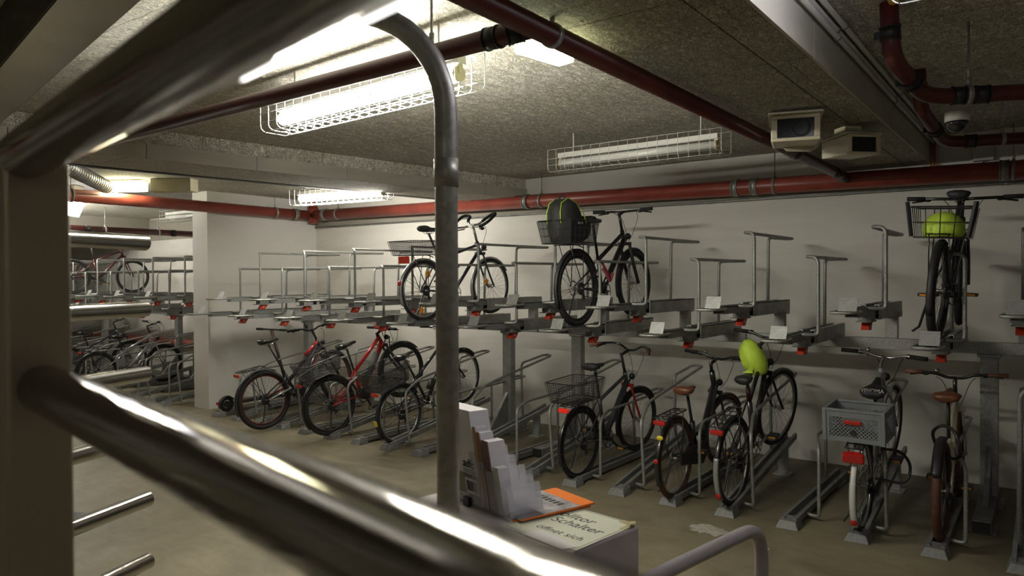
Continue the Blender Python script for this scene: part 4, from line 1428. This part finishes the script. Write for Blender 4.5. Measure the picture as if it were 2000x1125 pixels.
# kick scooter near the stub wall
def scooter():
    X = XI(0) + .06
    root = empty('kick_scooter', (X, 5.95, 0))
    tag(root, 'dark kick scooter with upright handlebar parked beside the stub wall', 'scooter')
    w = MB().ring((0, 0, .17), .085, .026, 'X', 30, 8)
    wo = w.build('rear_wheel', 'rubber', root)
    MB().cyl((-.04, 0, .17), (.04, 0, .17), .05, 16).build('hub', 'rim_dark', wo)
    w = MB().ring((.30, .98, .23), .085, .026, 'X', 30, 8)
    wo = w.build('front_wheel', 'rubber', root)
    MB().cyl((.26, .98, .23), (.34, .98, .23), .05, 16).build('hub', 'rim_dark', wo)
    fe = MB()
    rings = []
    for k in range(12):
        a = radians(30 + k * 16)
        rings.append([(x, cos(a) * R_, .17 + sin(a) * R_) for x, R_ in ((-.045, .115), (0, .125), (.045, .115), (0, .112))])
    fe.loft(rings).build('rear_fender', 'matte_black', root)
    MB().box(-.025, .025, -.155, -.13, .175, .215).build('rear_light', 'red_reflector', root, .005)
    MB().bar((0.02, .12, .19), (.24, .80, .24), .14, .055).build('deck', 'charcoal_paint', root, .01)
    MB().tube([(.30, .98, .30), (.29, .80, .42), (.30, .55, 1.22)], .023, 12).build('steering_column', 'matte_black', root)
    MB().tube([(.05, .47, 1.235), (.55, .63, 1.225)], .013, 8).build('handlebar', 'matte_black', root)
    MB().tube([(.05, .47, 1.235), (.16, .505, 1.233)], .018, 8).build('grip', 'rubber', root)
    MB().tube([(.44, .595, 1.227), (.55, .63, 1.225)], .018, 8).build('grip', 'rubber', root)
    MB().tube(rounded([(.35, .53, 1.2), (.38, .5, 1.05), (.31, .6, .9)], .1), .003, 5).build('brake_cable', 'red_plastic', root)
scooter()

# ------------------------------------------------------------------ foreground railing, set along its own direction
ang = radians(80.3)
U_ = Vector((-sin(ang), cos(ang), 0))
N_ = Vector((-U_.y, U_.x, 0)) if False else Vector((cos(ang), sin(ang), 0))
def un(u, n, z):
    return U_ * u + N_ * n + Vector((0, 0, z))
base = un(.88, .163, 0)
root = empty('stair_railing', base)
tag(root, 'blurred stainless steel railing with flat post close to the camera', 'railing')
def rel(u, n, z):
    return un(u, n, z) - base
zU, zLo = H + .1286, H - .111
pm = MB()
for (u, n, w) in ((.91, .163, .03),):
    pm.prism([(.88, .134), (.88, .193), (.945, .193), (.945, .134)], lambda a, b_, h: rel(a, b_, h), 0, zU - .004)
pm.build('post', 'post_metal', root, .004)
MB().tube([rel(.883, .153, zU), rel(-1.35, .153, zU)], .0242, 40).tube([rel(.944, .153, zU), rel(1.35, .153, zU)], .0242, 32).build('handrail', 'stainless', root)
MB().tube([rel(.883, .167, zLo), rel(-1.35, .167, zLo)], .0242, 40).tube([rel(.944, .167, zLo), rel(1.35, .167, zLo)], .0242, 32).build('middle_rail', 'stainless', root)
MB().prism([(-1.30, .134), (-1.30, .193), (-1.36, .193), (-1.36, .134)], lambda a, b_, h: rel(a, b_, h), 0, zU + .02).build('post', 'stainless', root, .004)
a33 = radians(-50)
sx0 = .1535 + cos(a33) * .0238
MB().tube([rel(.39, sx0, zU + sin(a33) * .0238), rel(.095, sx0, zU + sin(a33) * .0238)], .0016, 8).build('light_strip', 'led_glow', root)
b_ = MB()
for z in (1.62, 1.40, 1.18, .96, .74, .52, .30):
    b_.tube([rel(.883, .163, z - .3), rel(-1.3, .163, z - .3)], .0242, 24)
b_.build('lower_rails', 'stainless', root)

# tube fence on the left, open ends towards the room
e0 = Vector((-2.348, 1.172, 0))
root = empty('tube_fence', e0)
tag(root, 'polished steel fence of horizontal tubes with open ends at the left', 'fence')
for z in (2.085, 1.872, 1.664, 1.460, 1.257, 1.057, .855, .652, .45, .25):
    t = MB().tube([Vector((0, 0, z)), -vd * 1.9 + Vector((0, 0, z))], .0245, 28)
    t.build('fence_tube', 'stainless_bright', root)
    MB().tube([vd * .0012 + Vector((0, 0, z)), vd * .0025 + Vector((0, 0, z))], .0205, 20).build('tube_end', 'matte_black', root)
for s in (.40, 1.82):
    c = -vd * s
    MB().bar(c + Vector((0, 0, 0)), c + Vector((0, 0, 2.12)), .05, .012, vd).build('post', 'stainless', root)

# bent tube standing behind the railing
pc = Vector((-1.272, 1.421, 0))
root = empty('bent_tube_post', pc)
tag(root, 'tall galvanised tube with a joint sleeve, bending over to the left at the top', 'post')
hd = Vector((-.86, -.51, 0)).normalized()
zt = 2.735
path = [Vector((0, 0, 0)), Vector((0, 0, 2.40))]
Rb = .27
for k in range(1, 13):
    a = (pi / 2) * k / 12
    path.append(Vector((0, 0, 2.40)) + hd * (Rb * (1 - cos(a))) + Vector((0, 0, Rb * sin(a))))
path.append(path[-1] + hd * .22)
MB().tube(path, .0298, 32).build('tube', 'pole_steel', root)
MB().tube([Vector((0, 0, 2.203)), Vector((0, 0, 2.276))], .0325, 32).build('sleeve', 'pole_steel', root)
MB().tube([(0, 0, .0), (0, 0, .012)], .07, 28).build('base_plate', 'pole_steel', root)


# roller shutter housing overhead at the left
root = empty('shutter_housing', un(1.6, .78, 3.04))
tag(root, 'metal housing band crossing the top left corner overhead', 'shutter housing')
o_ = un(1.6, .78, 3.04)
MB().prism([(.25, .672), (.25, .903), (11, .903), (11, .672)], lambda a, b_, h: un(a, b_, h) - o_, 3.04, 3.045).build('underside', 'shutter_box', root)
MB().prism([(.25, .665), (.25, .910), (11, .910), (11, .665)], lambda a, b_, h: un(a, b_, h) - o_, 3.0455, ZC - .001).build('casing', 'shutter_dark', root)

# ------------------------------------------------------------------ pedestal box with leaflets
TH = radians(-9.9)
c0 = Vector((-1.022, 2.02, 1.2))
ex = Vector((cos(TH), sin(TH), 0)); ey = Vector((-sin(TH), cos(TH), 0))
pl = lambda x, y, z=0: c0 + ex * x + ey * y + Vector((0, 0, z))
root = empty('pedestal_box', (c0.x, c0.y, 0), (0, 0, TH))
tag(root, 'lilac grey metal pedestal box carrying leaflets and notices', 'pedestal')
MB().box(-.72, 0, -.325, 0, 0, 1.1995).build('cabinet_body', 'lilac_paint', root, .008)
MB().prism([(-.068, -.065), (-.052, -.062), (-.051, -.108), (-.056, -.085)], lambda u, v, h: (h, u - .012, v - .0), .0005, .0015).build('sticker_scrap', 'paper_white', root)
def flat(name, poly, z, th, mat, label, cat):
    o_ = MB().prism(poly, lambda u, v, h: (u, v, h), 0, th).build(name, mat)
    o_.location = pl(0, 0, z); o_.rotation_euler = (0, 0, TH)
    tag(o_, label, cat)
    return o_
root = empty('notice_sheet', pl(-.112, -.15, .0005), (0, 0, TH + radians(2.0)))
tag(root, 'cream notice reading Rolltor Schalter on top of the pedestal box', 'notice')
MB().prism([(-.19, -.148), (.108, -.148), (.108, .118), (.078, .148), (-.19, .148)], lambda u, v, h: (u, v, h), 0, .0008).build('paper', 'paper_cream', root)
fr = MB()
for a, c in (((-.18, -.14), (.1, -.14)), ((.1, -.14), (.1, .128)), ((.09, .14), (-.18, .14)), ((-.18, .14), (-.18, -.14))):
    fr.bar((*a, .0011), (*c, .0011), .0014, .0004)
fr.build('printed_border', 'ink', root)
text_obj('printed_line', 'Rolltor', .060, 'ink', root, (.003, .052, .001), (0, 0, 0), .0002, 'RIGHT', .12)
text_obj('printed_line', 'Schalter', .060, 'ink', root, (.074, -.004, .001), (0, 0, 0), .0002, 'RIGHT', .12)
text_obj('printed_line', 'öffnet sich', .043, 'ink', root, (.070, -.084, .001), (0, 0, 0), .0002, 'RIGHT', .12)
MB().box(.052, .085, .128, .152, .0009, .0016).box(.088, .108, .08, .12, .0009, .0016).build('tape_strip', 'tape', root)
MB().prism([(.078, .142), (.112, .10), (.118, .125), (.10, .15)], lambda u, v, h: (u, v, h + .004 + (u - .078) * .2), 0, .001).build('curled_corner', 'tape', root)
# magazines
def magazine(x, y, rz, z, label):
    root = empty('magazine', pl(x, y, z), (0, 0, TH + rz))
    tag(root, label, 'magazine', 'orange magazines on the pedestal box')
    MB().box(-.105, .105, -.148, .148, 0, .005).build('pages_block', 'paper_white', root)
    MB().box(-.1055, .1055, .088, .1485, .0052, .0062).build('orange_masthead', 'mag_orange', root)
    MB().box(-.1055, .1055, -.06, .088, .0052, .0062).build('cover_picture', 'mag_photo', root)
    MB().box(-.1055, .1055, -.1485, -.06, .0052, .0062).build('cover_foot', 'mag_dark', root)
    MB().box(.104, .1062, -.1485, .1485, -.0, .0056).build('orange_spine', 'mag_orange', root)
    for k, (s_, yy) in enumerate(((.022, .05), (.012, .025))):
        text_obj('cover_text', ['RADWELT', 'Magazin'][k], s_, 'ink', root, (-.09, yy, .0063), (0, 0, 0), .0001) if False else None
    q_ = MB()
    for k in range(7):
        q_.box(-.085 + k * .022, -.07 + k * .022, .03, .058, .0063, .0066)
    q_.build('cover_letters', 'ink', root)
magazine(-.36, -.09, radians(-14), .0014, 'orange magazine lying on the pedestal box, lower of the two')
magazine(-.345, -.085, radians(-9), .0085, 'orange magazine lying on the pedestal box, topmost of the two')
flat('paper_sheet', [(-.20, -.31), (-.03, -.318), (-.015, -.27), (-.18, -.245)], .0015, .001, 'paper_white', 'plain white slip of paper at the near edge of the pedestal box', 'paper')
# leaflet display: clear stepped holder and its leaflets
dz = empty('leaflet_holder', pl(-.632, -.172), (0, 0, TH + radians(-6)))
tag(dz, 'clear stepped acrylic leaflet holder standing on the pedestal box', 'leaflet holder')
LEAN = .26
def sl(x, y, z):       # lean towards -x with height
    return Vector((x - z * LEAN, y, z))
def slab(mb, x0, x1, y0, y1, z0, z1):
    return mb.hexa([sl(x0, y0, z0), sl(x1, y0, z0), sl(x1, y1, z0), sl(x0, y1, z0), sl(x0, y0, z1), sl(x1, y0, z1), sl(x1, y1, z1), sl(x0, y1, z1)])
hold = MB()
for x, z in ((.182, .19), (.222, .165), (.268, .14), (.305, .115), (.335, .10)):
    slab(hold, x, x + .002, -.05, .085, .006, z)
    slab(hold, x - .036, x, -.052, -.050, .006, z * .95)
    slab(hold, x - .036, x, .085, .087, .006, z * .95)
slab(hold, -.02, .178, -.0545, -.0525, .006, .035)
hold.build('pocket_panels', 'acrylic', dz)
MB().box(-.03, .345, -.06, .09, .0005, .0055).build('holder_base', 'acrylic', dz)
MB().box(.10, .13, -.075, -.06, .0005, .03).build('clip', 'dark_plastic', dz)
def leaflets(x0, x1, h, cov, label, y1=.032):
    rt = empty('leaflet_pile', dz.location, dz.rotation_euler)
    tag(rt, label, 'leaflets', None)
    slab(MB(), x0, x1, -.044, y1, .006, h).build('page_stack', 'pages', rt)
    slab(MB(), x0, x1, -.0475, -.0442, .006, h + .002).build('front_cover', cov, rt)
    return rt
p1 = leaflets(-.0, .178, .312, 'paper_cover', 'tallest pile of grey-covered brochures with a barcode in the leaflet holder')
text_obj('cover_logo', 'adfc', .042, 'ink', p1, (.062, -.0500, .122), (radians(90), 0, 0), .0008)
q_ = MB()
for k in range(4):
    slab(q_, .09, .165, -.0485, -.0477, .112 - k * .007, .1145 - k * .007)
x = .1
random.seed(3)
while x < .160:
    w_ = random.choice((.0012, .002, .003))
    slab(q_, x, x + w_, -.0484, -.0479, .045, .078)
    x += w_ + random.choice((.0012, .002))
q_.build('barcode', 'ink', p1)
slab(MB(), .094, .168, -.0479, -.0476, .035, .085).build('barcode_label', 'paper_white', p1)
slab(MB(), .0, .176, -.0478, -.0475, .008, .10).build('cover_foot', 'cover_olive', p1)
leaflets(.184, .198, .262, 'cover_tan', 'thin tan folder leaning in the leaflet holder, left of the brown one', .004)
leaflets(.202, .219, .248, 'cover_brown', 'thin brown folder leaning in the leaflet holder, right of the tan one', .010)
leaflets(.225, .262, .226, 'cover_mauve', 'pile of white leaflets with mauve cover in the leaflet holder', .022)
leaflets(.271, .301, .150, 'paper_white', 'short pile of white leaflets, lowest in the leaflet holder', -.004)

# painted tube barrier at the lower right
bp = Vector((-.845, 2.493, 0))
root = empty('tube_barrier', bp)
tag(root, 'lilac grey painted tube barrier hoop at the bottom beside the pedestal', 'barrier')
bd = -ey
path = rounded([Vector((.0, .0, 0)) + ey * .09, ey * .09 + Vector((0, 0, 1.085)), bd * 1.4 + Vector((0, 0, 1.085)), bd * 1.4], .12, 8)
MB().tube(path, .0235, 24).build('hoop', 'lilac_gloss', root)
MB().bar(ey * .125 + ex * .004 + Vector((0, 0, .80)), ey * .125 + ex * .004 + Vector((0, 0, .99)), .028, .006, ex).build('latch_plate', 'pale_plastic', root, .002)
# galvanised tube at the right edge of the view
o_ = MB().tube(rounded([(-.185, 6.1, 0), (-.185, 6.1, 1.18), (.5, 6.3, 1.18), (.5, 6.3, 0)], .08, 6), .019, 14).build('hoop_stand', 'galv')
tag(o_, 'tall galvanised hoop stand cut by the right edge of the photo', 'hoop stand')
o_ = MB().prism([((.15 + random.uniform(-.045, .03)) * cos(2 * pi * k / 30), (.11 + random.uniform(-.04, .025)) * sin(2 * pi * k / 30)) for k in range(30)], lambda u, v, h: (u, v, h), 0, .0012).build('floor_patch', 'floor_patch')
o_.location = (-2.14, 5.42, .001)
tag(o_, 'pale patch on the concrete floor in front of the racks', 'floor patch', kind='structure')

# ------------------------------------------------------------------ world + view
w = bpy.data.worlds.new('world')
SC.world = w
w.use_nodes = True
w.node_tree.nodes['Background'].inputs[0].default_value = (.9, .92, 1, 1)
w.node_tree.nodes['Background'].inputs[1].default_value = .0
SC.view_settings.view_transform = 'Standard'
SC.view_settings.look = 'None'
SC.view_settings.exposure = .22
SC.cycles.use_denoising = True
SC.cycles.max_bounces = 8
SC.cycles.diffuse_bounces = 4
SC.cycles.glossy_bounces = 4
SC.cycles.transparent_max_bounces = 24
SC.cycles.sample_clamp_indirect = 6
